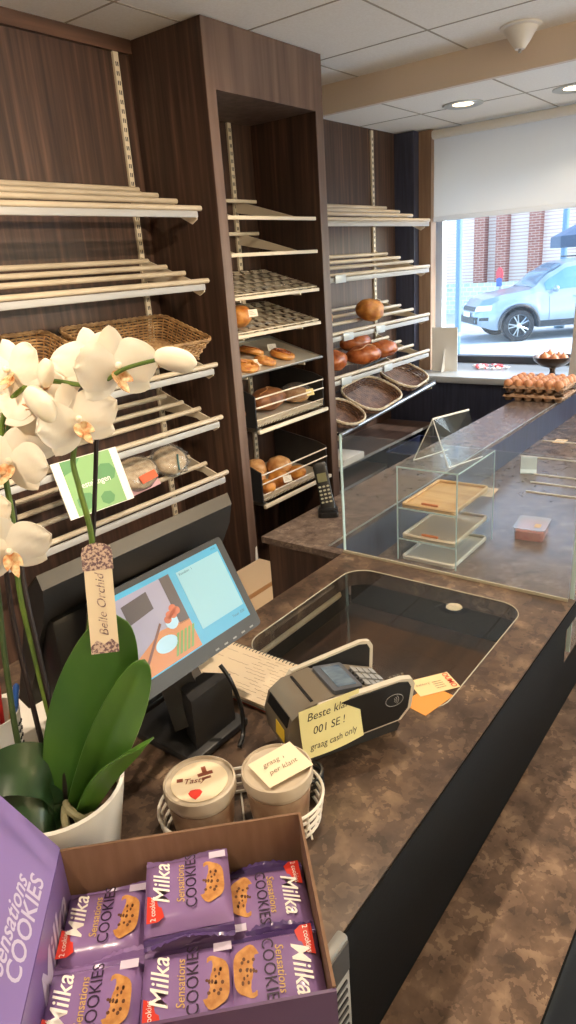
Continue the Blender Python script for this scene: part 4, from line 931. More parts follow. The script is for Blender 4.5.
# ------------------------------------------------------------------ wicker
m_wick = mat('willow_cane', (186, 150, 104), .55, c2=(136, 102, 66), scale=(30, 30, 30))
m_wickd = mat('willow_cane_base', (160, 116, 70), .6)
m_wickl = mat('pale_cane', (236, 222, 196), .5, c2=(206, 184, 148), scale=(30, 30, 30)); m_wickb = mat('dark_cane', (142, 104, 76), .5, c2=(92, 62, 46), scale=(30, 30, 30))
def wicker(label, loc, w, d, h, flare, rot, shape='rect', mw=None, mr=None, group=None, rows=9, cat='basket'):
    t = thing('wicker_basket', label, cat, loc, 0, group, rot); mw = mw or m_wick; mr = mr or mw
    def outline(k, n):
        P = rrect(w + 2 * flare * k, d + 2 * flare * k, min(w, d) * (.16 if shape == 'rect' else .5) - .001, n); return P
    def resample(P, n):
        L = [0]
        for i in range(len(P)): L.append(L[-1] + (V(P[(i + 1) % len(P)]) - V(P[i])).length)
        out = []
        for k in range(n):
            s = L[-1] * k / n; i = max(j for j in range(len(P)) if L[j] <= s + 1e-9); f = (s - L[i]) / max(L[i + 1] - L[i], 1e-9)
            a = V(P[i]); c = V(P[(i + 1) % len(P)]); out.append(a.lerp(c, f))
        return out
    ns = int((w + d) * 2 / .022) // 2 * 2
    b = MB()
    for r in range(rows):
        k = (r + .5) / rows; O = resample(outline(k, 6), ns * 4); pts = []
        for i, p in enumerate(O):
            off = .0032 * math.cos(PI * i / 4 + PI * r); q = p * (1 + off / max(p.length, .01)); pts.append((q.x, q.y, .006 + h * k))
        b.tube(pts, h / rows * .37, 5, closed=True)
    b.build('woven_wall', mw, t)
    b = MB()
    for i, (p, q) in enumerate(zip(resample(outline(0, 6), ns), resample(outline(1, 6), ns))): b.tube([(p.x, p.y, .004), (q.x, q.y, h + .004)], .0022, 5)
    b.build('stake', m_wickd if mw is m_wick else mw, t)
    b = MB()
    O = resample(outline(1.02, 6), ns * 3)
    for s in (0, 1): b.tube([(p.x, p.y, h + .006 + .0032 * math.sin(i * 1.05 + s * PI)) for i, p in enumerate(O)], .0052 if shape != 'rect' else .0042, 6, closed=True)
    b.build('rim', mr, t)
    b = MB(); nx = int(d / .011)
    for k in range(nx):
        y = -d / 2 + d * (k + .5) / nx; hw_ = w / 2
        if shape != 'rect': 
            rr_ = d / 2; dy = abs(y); hw_ = w / 2 - rr_ + math.sqrt(max(rr_ * rr_ - dy * dy, 0))
        n_ = int(hw_ * 2 / .011) + 1
        b.tube([(-hw_ + 2 * hw_ * i / n_, y, .005 + .0022 * math.cos(PI * (i + k))) for i in range(n_ + 1)], .0044, 4)
    b.build('woven_base', mw, t); return t
G = 'wicker trays on the wood wall shelf'
wicker('rectangular wicker basket on the left wall shelf beside the tower, behind the topmost blooms', (1.67, 1.965, 1.338), .44, .215, .085, .028, (sl, 0, 0), group=G)
wicker('rectangular wicker basket on the left wall shelf cut by the left photo edge', (1.13, 1.965, 1.338), .44, .215, .085, .028, (sl, 0, 0), group=G)
G = 'oval bread baskets on the lowest shelf'
tl = .44
wicker('pale oval bread basket lined with seeds at the right end of the lowest shelf', (3.56, 1.90, .945), .30, .21, .04, .02, (tl, -.07, .1), 'oval', m_wickb, m_wickl, G, 4)
wicker('dark oval bread basket in the middle of the lowest shelf right of the tower', (3.17, 1.885, .905), .36, .21, .04, .02, (tl, -.07, .05), 'oval', m_wickb, m_wickl, G, 4)
wicker('dark oval bread basket on the lowest shelf half hidden by the tower', (2.845, 1.865, .872), .19, .19, .04, .016, (tl, -.07, .0), 'oval', m_wickb, m_wickl, G, 4)

# ------------------------------------------------------------------ lowest left shelf goods
m_green = mat('sign_green', (132, 172, 112), .5); m_green2 = mat('sign_dark_green', (92, 142, 90), .5); m_green3 = mat('sign_pale_green', (168, 196, 140), .5)
sg = thing('order_sign', 'white framed green sign reading Bestellingen hanging from a wall shelf rail behind the orchid', 'sign', (1.272, 1.818, 1.09))
osg = (1.272, 1.818, 1.09); sm = frame((1.272, 1.787, 1.007), (1, -.0, -.02), (.0, .34, .94))
b = MB(osg); b.prism([(-.127, -.091), (.127, -.091), (.127, .091), (-.127, .091)], -.004, 0, sm); b.build('board', m_white, sg, smooth=False)
b = MB(osg); b.prism([(-.096, -.089), (.096, -.089), (.096, .089), (-.096, .089)], .0003, .0008, sm); p = b.build('green_panel', m_green, sg, smooth=False)
b = MB(osg)
for x, y, r in ((.055, .02, .04), (-.05, -.05, .036), (.03, -.06, .028)): b.prism(ell(r, r * .8, 7, x, y), .0009, .0011, sm)
b.prism([(-.096, .089), (-.096, .045), (-.055, .055), (-.02, .089)], .0009, .0011, sm); b.build('leaf_shape', m_green2, p, smooth=False)
b = MB(osg); b.text('Bestellingen', .027, sm @ T3(.0, .0, .0012), 0, .008); b.build('lettering', m_white, p)
m_cook2 = mat('biscuit', (206, 184, 150), .7, c2=(176, 148, 112), scale=(50, 50, 50)); m_orange = mat('orange_label', (226, 96, 56), .5); m_pink = mat('pink_card', (206, 160, 164), .6)
t = thing('biscuit_bag', 'clear bag of biscuits with an orange label beside the green sign', 'bag', (1.555, 1.905, .897), 0, None, (1.0, 0, -.1))
MB().ball((0, .045, .012), (.085, .062, .024), 3, None, .12, 4, 2).build('biscuits', m_cook2, t, ang=80)
b = MB(); b.ball((0, .045, .012), (.092, .068, .029), 3, None, .15, 5, 7); b.build('clear_bag', m_pkwrap, t, ang=80)
b = MB(); b.prism(rrect(.075, .03, .002, 2), .040, .041, T3(.02, .012, 0, .15)); part(b.build('label', m_orange, t, smooth=False), 'orange label')
b = MB(); b.prism(rrect(.18, .04, .002, 2), -.0135, -.012, T3(-.0, -.004, 0, .1)); b.build('card_base', m_pink, t, smooth=False)
t = thing('biscuit_bag', 'clear tied bag of pale biscuits on the lowest wall shelf nearest the tower', 'bag', (1.735, 1.915, .893), 0, None, (.9, 0, -.15))
MB().ball((0, .05, .012), (.072, .06, .03), 3, None, .10, 3, 5).build('biscuits', m_cook2, t, ang=80)
b = MB(); b.ball((0, .05, .012), (.08, .068, .035), 4, None, .2, 5, 1); b.build('clear_bag', m_pkwrap, t, ang=80)
b = MB(); b.tube([(.0, -.01, .04), (.005, .02, .05), (.02, .05, .048)], .004, 6); b.build('ribbon', mat('teal_ribbon', (70, 110, 110), .4), t)

# ------------------------------------------------------------------ rear ledge and display goods
ph = thing('cordless_phone', 'black cordless phone standing in its charging cradle on the rear ledge', 'phone', (1.555, 1.075, .9205), -.96)
b = MB(); b.prism(rrect(.060, .066, .014), 0, .014); b.prism(rrect(.050, .05, .012), .014, .022); b.build('cradle', m_blk, ph, ang=30)
pm = MX.Translation((.002, .004, .012)) @ MX.Rotation(-.16, 4, 'Y') @ MX.Rotation(-.28, 4, 'X')
b = MB()
def phs(u, v):
    a = 2 * PI * u; z = .142 * v; w = .0225 * (1 - .12 * math.sin(PI * v)); d = .0125
    if v > .93: w *= 1 - (v - .93) * 4; d *= 1 - (v - .93) * 4
    e = .55; ca, sa = math.cos(a), math.sin(a)
    return pm @ V((w * math.copysign(abs(ca) ** e, ca), d * math.copysign(abs(sa) ** e, sa), z))
b.grid(phs, 28, 24); b.prism(rrect(.03, .012, .005), .140, .1425, pm); hs = b.build('handset', m_blk, ph, ang=60)
fm = pm @ frame((0, -.0128, 0), (1, 0, 0), (0, 0, 1))
b = MB(); b.prism(rrect(.027, .026, .002), .0, .0008, fm @ MX.Translation((0, .098, 0))); b.build('display', mat('lcd_olive', (112, 112, 84), .3), hs)
b = MB()
for i in range(5):
    for j in range(3): b.prism(ell(.0045, .003, 10), 0, .0012, fm @ MX.Translation((-.012 + j * .012, .025 + i * .0115, 0)))
b.build('key', mat('phone_key', (170, 168, 150), .4), hs)
b = MB(); b.tube([(.012, .004, .15), (.013, .010, .163)], .004, 8); b.build('antenna', m_blk, ph) if False else None
t = thing('napkin_stack', 'stack of white paper napkins on the cabinet shelf behind the rear ledge', 'paper stack', (2.90, 1.90, .633), .0)
for k in range(5): b = MB(); b.box((-.11 + .004 * k, -.075, .0005 + k * .007), (.10 + .004 * (k % 2), .08, .0065 + k * .007), .001); b.build('napkin', m_white, t)
t = thing('paper_label', 'torn white paper label taped on the front edge of the tower near its foot', 'label', (2.035, 1.796, .42))
b = MB((2.035, 1.796, .42)); b.prism([(2.030, .335), (2.046, .345), (2.040, .38), (2.046, .42), (2.044, .49), (2.034, .485), (2.028, .42)], -1.7975, -1.7965, MX(((1, 0, 0, 0), (0, 0, -1, 0), (0, 1, 0, 0), (0, 0, 0, 1)))); b.build('paper', m_white, t, smooth=False)
t = thing('carton', 'beige cardboard carton standing on the floor in front of the tower foot', 'carton', (1.80, 1.55, 0), 0)
b = MB(); b.box((-.22, -.2, .0), (.20, .2, .46), .004); b.build('carton_body', m_carton, t)
b = MB(); b.box((-.22, -.012, .4605), (.20, .012, .4612)); b.build('tape_strip', mat('tan_tape', (176, 130, 84), .3), t)
for i, n in enumerate(('lower', 'upper')):
    z = i * .315
    t = thing('plastic_crate', 'navy blue plastic crate on the floor under the bread baskets, %s of two' % n, 'crate', (3.42, 1.66, z + .0005), 0, 'stacked blue crates')
    m_cr = mat('navy_plastic', (30, 38, 70), .45) if i == 0 else m_cr
    for nm_, a, c in (('wall', (-.2, -.15, 0), (.2, -.142, .296)), ('wall', (-.2, .142, 0), (.2, .15, .296)), ('wall', (-.2, -.142, 0), (-.192, .142, .296)), ('wall', (.192, -.142, 0), (.2, .142, .296)), ('base', (-.192, -.142, 0), (.192, .142, .008))):
        b = MB(); b.box(a, c); 
        if nm_ == 'wall' and abs(a[0] - c[0]) > .3:
            for k in range(4): y = a[1] - .004 if a[1] < 0 else c[1]; b.box((-.195, y, .05 + k * .06), (.195, y + .004, .065 + k * .06))
        b.build(nm_, m_cr, t, smooth=False)
    b = MB(); b.tube([(x, y, .290) for x, y in rrect(.408, .308, .012, 3)], .006, 6, closed=True); b.build('rim', m_cr, t)
# acrylic stand
AX0, AX1, AY0, AY1, AZ0, AZ1 = 1.625, 1.885, .702, .885, .7903, 1.068
ac = thing('acrylic_stand', 'clear acrylic three level display case with wooden trays on the display floor', 'display case', (1.755, .79, AZ0)); oa = (1.755, .79, AZ0)
e_ = .004
for nm_, a, c in (('side_wall', (AX0, AY1 - e_, AZ0), (AX1, AY1, AZ1)), ('side_wall', (AX0, AY0, AZ0), (AX1, AY0 + e_, AZ1)), ('rear_wall', (AX1 - e_, AY0 + e_, AZ0), (AX1, AY1 - e_, AZ1)), ('top', (AX0, AY0, AZ1 + .0002), (AX1, AY1, AZ1 + .0045))):
    b = MB(oa); b.box(a, c); b.build(nm_, m_acryl, ac, smooth=False)
b = MB(oa)
for y in (AY0, AY1 - e_): b.box((AX0 - .0015, y, AZ0), (AX0, y + e_, AZ1))
b.box((AX0 - .0015, AY0, AZ1 + .0004), (AX0, AY1, AZ1 + .0044)); b.box((AX1, AY0 - .0012, AZ0), (AX1 + .0012, AY0 + .001, AZ1)); b.box((AX0, AY0 - .0012, AZ1 + .0005), (AX1, AY0, AZ1 + .0044)); b.build('bright_edge', m_edge, ac, smooth=False)
for z in (.947, .853):
    b = MB(oa); b.box((AX0 + .001, AY0 + e_ + .0002, z), (AX1 - e_, AY1 - e_ - .0002, z + .004)); q = b.build('shelf', m_acryl, ac, smooth=False)
    b = MB(oa); b.box((AX0, AY0 + e_ + .001, z), (AX0 + .001, AY1 - e_ - .001, z + .004)); b.build('bright_edge', m_edge, q, smooth=False)
m_tw = mat('pale_wood_tray', (222, 186, 132), .5, c2=(198, 156, 104), scale=(50, 4, 50)); m_tw2 = mat('grey_beige_tray', (206, 190, 166), .45); m_tw3 = mat('off_white_paper_tray', (222, 216, 206), .6)
for z, mt, lab in ((.9516, m_tw, 'pale wooden tray on the top level of the acrylic case'), (.8576, m_tw2, 'greyish beige tray on the middle level of the acrylic case'), (.7908, m_tw3, 'whitish tray on the bottom level of the acrylic case')):
    t = thing('serving_tray', lab, 'tray', (1.752, .793, z))
    b = MB(); o1 = rrect(.245, .160, .008, 3); b.prism(o1, 0, .004); b.build('tray_base', mt, t, smooth=False)
    b = MB(); b.tube([(x, y, .0085) for x, y in rrect(.24, .155, .008, 4)], .0045, 6, closed=True); b.build('tray_rim', mt, t)
    if z > .8:
        b = MB(); b.box((-.119, -.03, .0135), (-.113, .02, .020), .001); part(b.build('tag_clip', mat('amber_tag', (206, 120, 60), .4), t), 'small amber tag on the front rim')
as_ = thing('tent_sign', 'clear acrylic tent sign holder standing on the acrylic display case', 'sign holder', (1.76, .80, 1.0735)); ot2 = (1.76, .80, 1.0735)
def ap(x, y, z): return V((x, y, z))
rx0, rx1 = 1.655, 1.80
RA = V((1.66, .792, 1.205)); RB = V((1.80, .75, 1.205)); L0 = V((1.69, .865, 1.0745)); L1 = V((1.83, .824, 1.0745)); F0 = V((1.66, .745, 1.0745)); F1 = V((1.80, .705, 1.0745))
for nm_, q in (('rear_panel', (RA, RB, L1, L0)), ('front_panel', (RA, RB, F1, F0))):
    b = MB(ot2); n_ = (q[1] - q[0]).cross(q[3] - q[0]).normalized() * .0025
    b._add([*q, *[p + n_ for p in q]], [[0, 1, 2, 3], [7, 6, 5, 4], [0, 4, 5, 1], [1, 5, 6, 2], [2, 6, 7, 3], [3, 7, 4, 0]]); p_ = b.build(nm_, m_acryl, as_, smooth=False)
    b = MB(ot2); b.tube([q[0], q[3]], .0016, 5); b.tube([q[3], q[2]], .0016, 5); b.build('bright_edge', m_edgeW, p_)
b = MB(ot2); b.tube([RA, RB], .003, 8); b.build('ridge', m_edgeW, as_)
mp_ = thing('meat_tub', 'small clear plastic tub of red minced meat on the display floor', 'tub', (1.975, .61, .7903), .12)
b = MB(); b.prism(rrect(.105, .082, .01), 0, .027); b.build('minced_meat', mat('minced_meat', (176, 92, 84), .5, c2=(206, 140, 126), scale=(120, 120, 120), bump=.8, bscale=120), mp_, ang=30)
b = MB(); b.grid(lambda u, v: (lambda p, k: (p[0] * k, p[1] * k, 0.001 + .034 * v))(rrect(.108, .085, .012, 5)[int(u * 24) % 24], 1 + .08 * v), 24, 3); b.build('clear_tub', pane('milky_tub_wall', (250, 250, 250), .15, .05, 1.0, (230, 236, 240)), mp_)
b = MB(); b.prism(rrect(.118, .094, .012), .0355, .038); q = b.build('lid', pane('milky_lid', (250, 250, 250), .28, .05, 1.0, (230, 236, 240)), mp_, ang=30)
b = MB(); b.prism(rrect(.03, .018, .003), 0.0382, .0388, T3(-.02, -.02, 0)); b.build('sticker', m_carton, q)
pcard('beige price card lying on the far display floor', (3.10, .83, .7905), 0, .07, .05, m_carton, 0)
pcard('beige price card lying on the display floor beside the acrylic case', (2.30, .85, .7905), .1, .10, .05, m_carton, 0)
t = thing('card_holder', 'small clear plastic card holder standing on the display floor', 'price holder', (2.60, .83, .7903), .3)
b = MB(); b.prism([(-.03, 0), (.03, 0), (.03, .004), (.008, .012), (.004, .06), (-.004, .06), (-.008, .012), (-.03, .004)], -.03, .03, XZ); b.build('holder', mat('milky_plastic', (206, 220, 226), .25), t)

# eggs
m_pulp = mat('grey_brown_pulp', (182, 148, 120), .9, c2=(160, 126, 100), scale=(30, 30, 30), bump=.4, bscale=160)
m_egg = mat('brown_eggshell', (212, 154, 112), .5, c2=(194, 128, 88), scale=(14, 14, 14))
ex, ey, P_ = 3.41, 1.055, .048
for k, (n, z) in enumerate((('bottom one of the stack', .9205), ('top one of the stack, full of eggs', .9625))):
    t = thing('egg_tray', 'grey brown egg tray on the rear ledge, ' + n, 'egg tray', (ex, ey, z), .03 * k, 'stacked egg trays')
    b = MB()
    def et(u, v):
        x = (u - .5) * 5 * P_; y = (v - .5) * 6 * P_
        h = math.sin(PI * u * 5) ** 2 * math.sin(PI * v * 6) ** 2; c = (1 - math.sin(PI * u * 5) ** 2) * (1 - math.sin(PI * v * 6) ** 2)
        ed = min(u * 5, (1 - u) * 5, v * 6, (1 - v) * 6); z = .030 - .026 * h + .014 * c * min(1, ed * 3)
        if ed < .12: z = .030 - .010 * (1 - ed / .12)
        return (x, y, z)
    b.grid(et, 60, 72, .002); b.build('pulp_tray', m_pulp, t, ang=80)
    b = MB()
    for i in range(6):
        for s in (-1, 1): b.lathe([(.0238, .031), (.0225, .020), (.015, .001), (0, .001)], 12, (s * (2 * P_), (i - 2.5) * P_, 0))
    for i in range(5):
        for s in (-1, 1): b.lathe([(.0238, .031), (.0225, .020), (.015, .001), (0, .001)], 12, ((i - 2) * P_, s * 2.5 * P_, 0))
    b.build('cup', m_pulp, t)
egg = None
for i in range(5):
    for j in range(6):
        x = ex + (i - 2) * P_; y = ey + (j - 2.5) * P_; z = .9625 + .0045
        if egg is None:
            b = MB(); b.lathe([(0, 0)] + [(.0215 * math.sin(a) * (1 - .08 * math.cos(a)), .028 - .0285 * math.cos(a) * (1 if a < PI / 2 else 1.06)) for a in [PI * q_ / 16 for q_ in range(1, 16)]] + [(0, .0582)], 18); egg = b.build('egg', m_egg)
            tag(egg, 'brown egg in the top tray of the egg stack on the rear ledge', 'egg', 'brown eggs in the top tray'); o = egg
        else: o = egg.copy(); COL.objects.link(o)
        o.location = (x, y, z); o.rotation_euler = (R_.uniform(-.12, .12), R_.uniform(-.12, .12), 0)

# ------------------------------------------------------------------ window sill goods
t = thing('card_stand', 'white card with a folded easel back standing at the left end of the window sill', 'sign', (4.07, 1.86, .9205))
ck = (4.07, 1.86, .9205)
b = MB(ck); b.prism([(1.775, .921), (1.945, .921), (1.945, 1.19), (1.775, 1.19)], 0, .003, MX(((0, .0, 1, 4.062), (1, 0, 0, 0), (.0, 1, 0, 0), (0, 0, 0, 1)))); b.build('card', m_white, t, smooth=False)
b = MB(ck); b.prism([(1.845, .921), (1.885, .921), (1.875, 1.04), (1.862, 1.06), (1.852, 1.04)], 0, .002, MX(((0, -.28, 1, 4.034 + .921 * .28 - .0), (1, 0, 0, 0), (0, 1, 0, 0), (0, 0, 0, 1)))) if False else b.prism([(4.01, .921), (4.06, .921), (4.06, 1.06), (4.05, 1.06)], 1.855, 1.858, XZ); b.build('easel_strut', m_white, t, smooth=False)
m_candw = mat('white_sweet_wrapper', (240, 232, 228), .35); m_candr = mat('red_sweet_wrapper', (206, 66, 70), .35)
cd = None; rr = random.Random(11)
for k in range(30):
    a = rr.uniform(0, 6.28); d = math.sqrt(rr.random()); x = 4.235 + .075 * d * math.cos(a); y = 1.64 + .125 * d * math.sin(a)
    lab = ('red' if k % 2 else 'white') + ' wrapped sweet in the scattered heap on the window sill'
    t = thing('wrapped_sweet', lab, 'sweet', (x, y, .9215 + .010 * (1 - d) * rr.random()), rr.uniform(0, 6), ('red' if k % 2 else 'white') + ' wrapped sweets on the sill') if k < 2 else dup((cd0 if k % 2 == 0 else cd1), lab, (x, y, .9215 + .012 * (1 - d) * rr.random()), rr.uniform(0, 6))
    if k < 2:
        mm_ = m_candr if k else m_candw; b = MB(); b.ball((0, 0, .008), (.017, .011, .008), 2); b.build('sweet', mm_, t)
        b = MB()
        for s in (-1, 1): b.prism([(s * .015, -.002), (s * .027, -.008), (s * .026, .008), (s * .015, .002)], .0075, .0085)
        b.build('twisted_end', m_candw, t, smooth=False)
        if k == 0: cd0 = t
        else: cd1 = t
m_bowl = mat('dark_bronze_bowl', (84, 66, 54), .3, metal=.4); m_onion = mat('onion_skin', (190, 124, 76), .4, c2=(160, 92, 52), scale=(8, 8, 30))
bw = thing('footed_bowl', 'dark footed bowl of brown onions standing on the window sill', 'bowl', (3.99, 1.17, .9205))
b = MB(); b.lathe([(0, .0), (.05, 0), (.052, .006), (.018, .018), (.014, .04), (.02, .052), (.065, .066), (.102, .095), (.112, .118), (.107, .118), (.096, .097), (.06, .074), (0, .068)], 40); b.build('bowl', m_bowl, bw)
for k, (dx, dy) in enumerate(((0, .04), (.03, -.02), (-.035, -.015), (.0, -.055), (-.05, .035), (.05, .035))):
    o_ = thing('onion', 'brown onion in the footed bowl on the window sill', 'onion', (3.99 + dx, 1.17 + dy, .9205 + .084 + .010 * (abs(dx) + abs(dy) > .07)), k, 'onions in the footed bowl') if k == 0 else dup(o_, None, (3.99 + dx, 1.17 + dy, .9205 + .084 + .010 * (abs(dx) + abs(dy) > .07)), k)
    if k == 0:
        MB().lathe([(0, 0), (.012, .001), (.026, .012), (.029, .024), (.022, .038), (.008, .046), (.003, .056), (0, .057)], 20).build('bulb', m_onion, o_)
t = thing('grey_board', 'tall light grey board leaning on the window sill at the right photo edge', 'board', (3.94, .92, .9205), 0, None, (0, -.10, 0))
b = MB(); b.prism([(-.16, 0), (.15, 0), (.135, .20), (.125, .46), (-.16, .46)], 0, .014, MX(((0, 0, 1, 0), (1, 0, 0, 0), (0, 1, 0, .001), (0, 0, 0, 1)))); b.build('board', mat('light_grey_board', (196, 192, 190), .5), t, smooth=False)
b = MB(); b.box((-.03, -.14, .001), (.0, .12, .02), .003); b.build('foot', m_grey, t)
t = thing('tablet_tray', 'small dark flat tray lying behind the egg trays on the window sill', 'tray', (3.965, 1.30, .9205), 0)
b = MB(); b.prism(rrect(.10, .10, .01, 4), 0, .012); b.build('tray_base', mat('brown_tray', (120, 96, 80), .4), t)
# ------------------------------------------------------------------ the street
GZ = -.47
m_road = mat('pale_asphalt', (160, 164, 166), .8, c2=(178, 180, 180), scale=(3, 3, 3), bump=.2, bscale=60)
struct(MB().box((4.62, -40, GZ - .1), (70, 60, GZ)).build('ground', m_road))
m_pave = mat('pavement', (206, 202, 196), .8)
struct(MB().box((4.62, -40, GZ), (9.5, 60, GZ + .06)).build('pavement', m_pave))
m_clad = mat('striped_cladding', (232, 214, 204), .7)
nt = m_clad.node_tree; tc = nt.nodes.new('ShaderNodeTexCoord'); wv = nt.nodes.new('ShaderNodeTexWave'); wv.bands_direction = 'Z'; wv.inputs['Scale'].default_value = 2.6; wv.inputs['Distortion'].default_value = .3
cr = nt.nodes.new('ShaderNodeValToRGB'); cr.color_ramp.elements[0].color = srgb(212, 176, 162); cr.color_ramp.elements[1].color = srgb(236, 222, 212); cr.color_ramp.elements[0].position = .2; cr.color_ramp.elements[1].position = .45
nt.links.new(tc.outputs['Object'], wv.inputs['Vector']); nt.links.new(wv.outputs['Fac'], cr.inputs['Fac']); nt.links.new(cr.outputs['Color'], nt.nodes['Principled BSDF'].inputs['Base Color'])
m_brick = brickmat('red_brick', (156, 92, 76), (140, 78, 64), (190, 160, 146), .28, .09, 'YZ', .012)
bd = thing('street_building', 'pale striped brick building with red brick pillars across the street', 'building', (27, 8, GZ)); ob = (27, 8, GZ)
b = MB(ob); b.box((27.4, -14, GZ), (34, 26, 11)); b.build('facade', m_clad, bd, smooth=False)
for y in (-2.0, 1.2, 4.3, 7.0, 8.88, 10.12, 10.98, 14.5, 17.5): b = MB(ob); b.box((27.0, y - .21, GZ), (27.4, y + .21, 9)); b.build('brick_pillar', m_brick, bd, smooth=False)
for y in (-.6, 2.6, 5.6, 8.0): b = MB(ob); b.box((27.3, y - .6, 3.0), (27.42, y + .6, 5.2)); w_ = b.build('window', m_frame, bd); b = MB(ob); b.box((27.28, y - .5, 3.1), (27.3, y + .5, 5.1)); b.build('pane', mat('far_pane', (120, 140, 150), .1), w_)
m_stonew = brickmat('rubble_wall', (196, 200, 176), (166, 176, 150), (216, 214, 202), .26, .15, 'YZ', .02)
t = tag(MB((24.5, 8, GZ)).box((24.4, 6.2, GZ), (24.8, 26, .55)).build('garden_wall', m_stonew, smooth=False), 'low pale greenish stone wall in front of the building across the street', 'wall'); t.location = (24.5, 8, GZ)
m_poleb = mat('blue_grey_pole', (92, 122, 146), .4)
def pole(x, y, r, h, lab, m=m_poleb):
    t = thing('street_pole', lab, 'pole', (x, y, GZ)); 
    MB().lathe([(r, 0), (r, h), (r * .8, h + .02)], 16).build('shaft', m, t); MB().lathe([(r * 1.7, 0), (r * 1.7, .10), (r, .14)], 16).build('foot', m, t); MB().lathe([(r * 1.12, .9), (r * 1.12, .96)], 16).build('collar', m_grey, t)
pole(10.05, 4.39, .045, 5, 'blue grey lamp pole on the pavement at the left of the window view')
pole(19.5, 5.62, .08, 5, 'blue grey pole behind the parked car at the right of the window view')
t = thing('traffic_bollard', 'red and blue traffic sign on a short post behind the car bonnet', 'sign', (20.2, 7.55, GZ))
MB().lathe([(.035, 0), (.035, 1.6)], 12).build('post', m_grey, t)
b = MB(); b.prism(ell(.10, .20, 24), -.02, .02, MX(((0, 0, -1, -.06), (-1, 0, 0, 0), (0, 1, 0, 1.42), (0, 0, 0, 1)))); b.build('red_disc', mat('sign_red', (206, 62, 70), .4), t, smooth=False)
b = MB(); b.prism([(-.08, -.12), (.08, -.12), (.08, .09), (0, .12), (-.08, .09)], .021, .03, MX(((0, 0, -1, -.06), (-1, 0, 0, 0), (0, 1, 0, 1.22), (0, 0, 0, 1)))); b.build('blue_field', mat('sign_blue', (60, 90, 170), .4), t, smooth=False)
# parasol outside
t = thing('parasol', 'dark blue parasol outside the shop window, its edge at the right of the photo', 'parasol', (6.75, 1.02, GZ + .06))
b = MB(); vs = [(0, 0, 2.57)]; n = 8
for k in range(n): a = 2 * PI * k / n + PI / 2; vs.append((1.05 * math.cos(a), 1.05 * math.sin(a), 2.10))
b._add(vs, [[0, k + 1, (k + 1) % n + 1] for k in range(n)]); vs2 = [(x, y, z - .006) for x, y, z in vs]; b._add(vs2, [[0, (k + 1) % n + 1, k + 1] for k in range(n)])
vl = [v for v in vs[1:]]; b._add([*vl, *[(x, y, z - .09) for x, y, z in vl]], [[k, (k + 1) % n, n + (k + 1) % n, n + k] for k in range(n)]); b.build('canopy', mat('navy_canvas', (72, 88, 112), .8), t, smooth=False)
b = MB(); b.tube([(0, 0, 0), (0, 0, 2.55)], .024, 12); b.build('pole', m_grey, t)
b = MB()
for k in range(n): a = 2 * PI * k / n + PI / 2; b.tube([(0, 0, 2.54), (1.04 * math.cos(a), 1.04 * math.sin(a), 2.09)], .008, 5)
b.build('rib', m_grey, t)
MB().lathe([(.26, 0), (.26, .05), (.05, .08), (.04, .3)], 24).build('base', m_blk2, t)

# ------------------------------------------------------------------ parked car
HD = math.radians(129)
hd = V((math.cos(HD), math.sin(HD), 0)); lf_ = V((-math.sin(HD), math.cos(HD), 0))
cp = V((16.7, 5.77, GZ)) - hd * 1.42 - lf_ * .80
car = thing('car', 'light silver blue sport utility car parked across the street behind the window', 'car', tuple(cp), HD); car.scale = (1.05, 1.0, 1.03)
m_paint = mat('silver_blue_paint', (132, 148, 164), .3, metal=.35, coat=.6); m_trimk = mat('car_black_trim', (38, 42, 48), .5); m_cgl = mat('car_glass', (88, 128, 150), .06, spec=.8, metal=.2); m_tyre = mat('tyre', (30, 32, 36), .7); m_rim = mat('alloy_rim', (176, 184, 190), .3, metal=.8); m_head = mat('headlamp', (222, 236, 242), .08, spec=.9)
def lin(pts, x):
    if x <= pts[0][0]: return pts[0][1]
    for (a, p), (b_, q) in zip(pts, pts[1:]):
        if x <= b_: f = (x - a) / (b_ - a); f = f * f * (3 - 2 * f) * .5 + f * .5; return p + (q - p) * f
    return pts[-1][1]
def top(x): return lin([(-2.28, .98), (-2.22, 1.12), (-2.05, 1.52), (-1.85, 1.66), (-1.2, 1.735), (-.2, 1.74), (.25, 1.69), (.62, 1.50), (1.02, 1.17), (1.12, 1.125), (1.7, 1.06), (2.08, .97), (2.22, .80), (2.29, .62)], x)
def belt(x): return min(top(x), lin([(-2.28, .95), (-1.5, 1.14), (1.0, 1.06), (1.12, 1.03), (1.8, .95), (2.29, .62)], x))
WBX = (1.37, -1.37); AR = .425
def bot(x):
    z = lin([(-2.28, .42), (-1.9, .30), (1.9, .28), (2.29, .40)], x)
    for c in WBX:
        d = abs(x - c)
        if d < AR: z = max(z, .36 + math.sqrt(AR * AR - d * d))
    return z
def hwid(x): return lin([(-2.28, .72), (-2.1, .88), (-1.5, .95), (1.3, .95), (1.85, .90), (2.12, .76), (2.29, .56)], x)
NX = 110
xs = sorted(set([-2.28 + 4.57 * i / NX for i in range(NX + 1)]))
def ring(x):
    zb, zt, zs, w = bot(x), top(x), belt(x), hwid(x); P = []
    P.append((0, zb)); P.append((w * .8, zb)); 
    for k in range(7):
        f = k / 6; z = zb + (zs - zb) * f; P.append((w * (.965 + .035 * math.sin(PI * min(1, f * 1.25)) - .035 * f * f), z))
    cab = max(0, min(1, (zt - zs) / .25))
    for k in range(1, 6):
        f = k / 5; P.append((w * (.93 - (.20 * cab + .06) * f), zs + (zt - zs) * (f * .93)))
    wt = w * (.87 - .20 * cab)
    P.append((wt * .85, zt - (zt - zs) * .02 - .008)); P.append((wt * .5, zt)); P.append((0, zt + .008)); return P
b = MB(); half = [ring(x) for x in xs]; n = len(half[0]); vs = []; fs = []
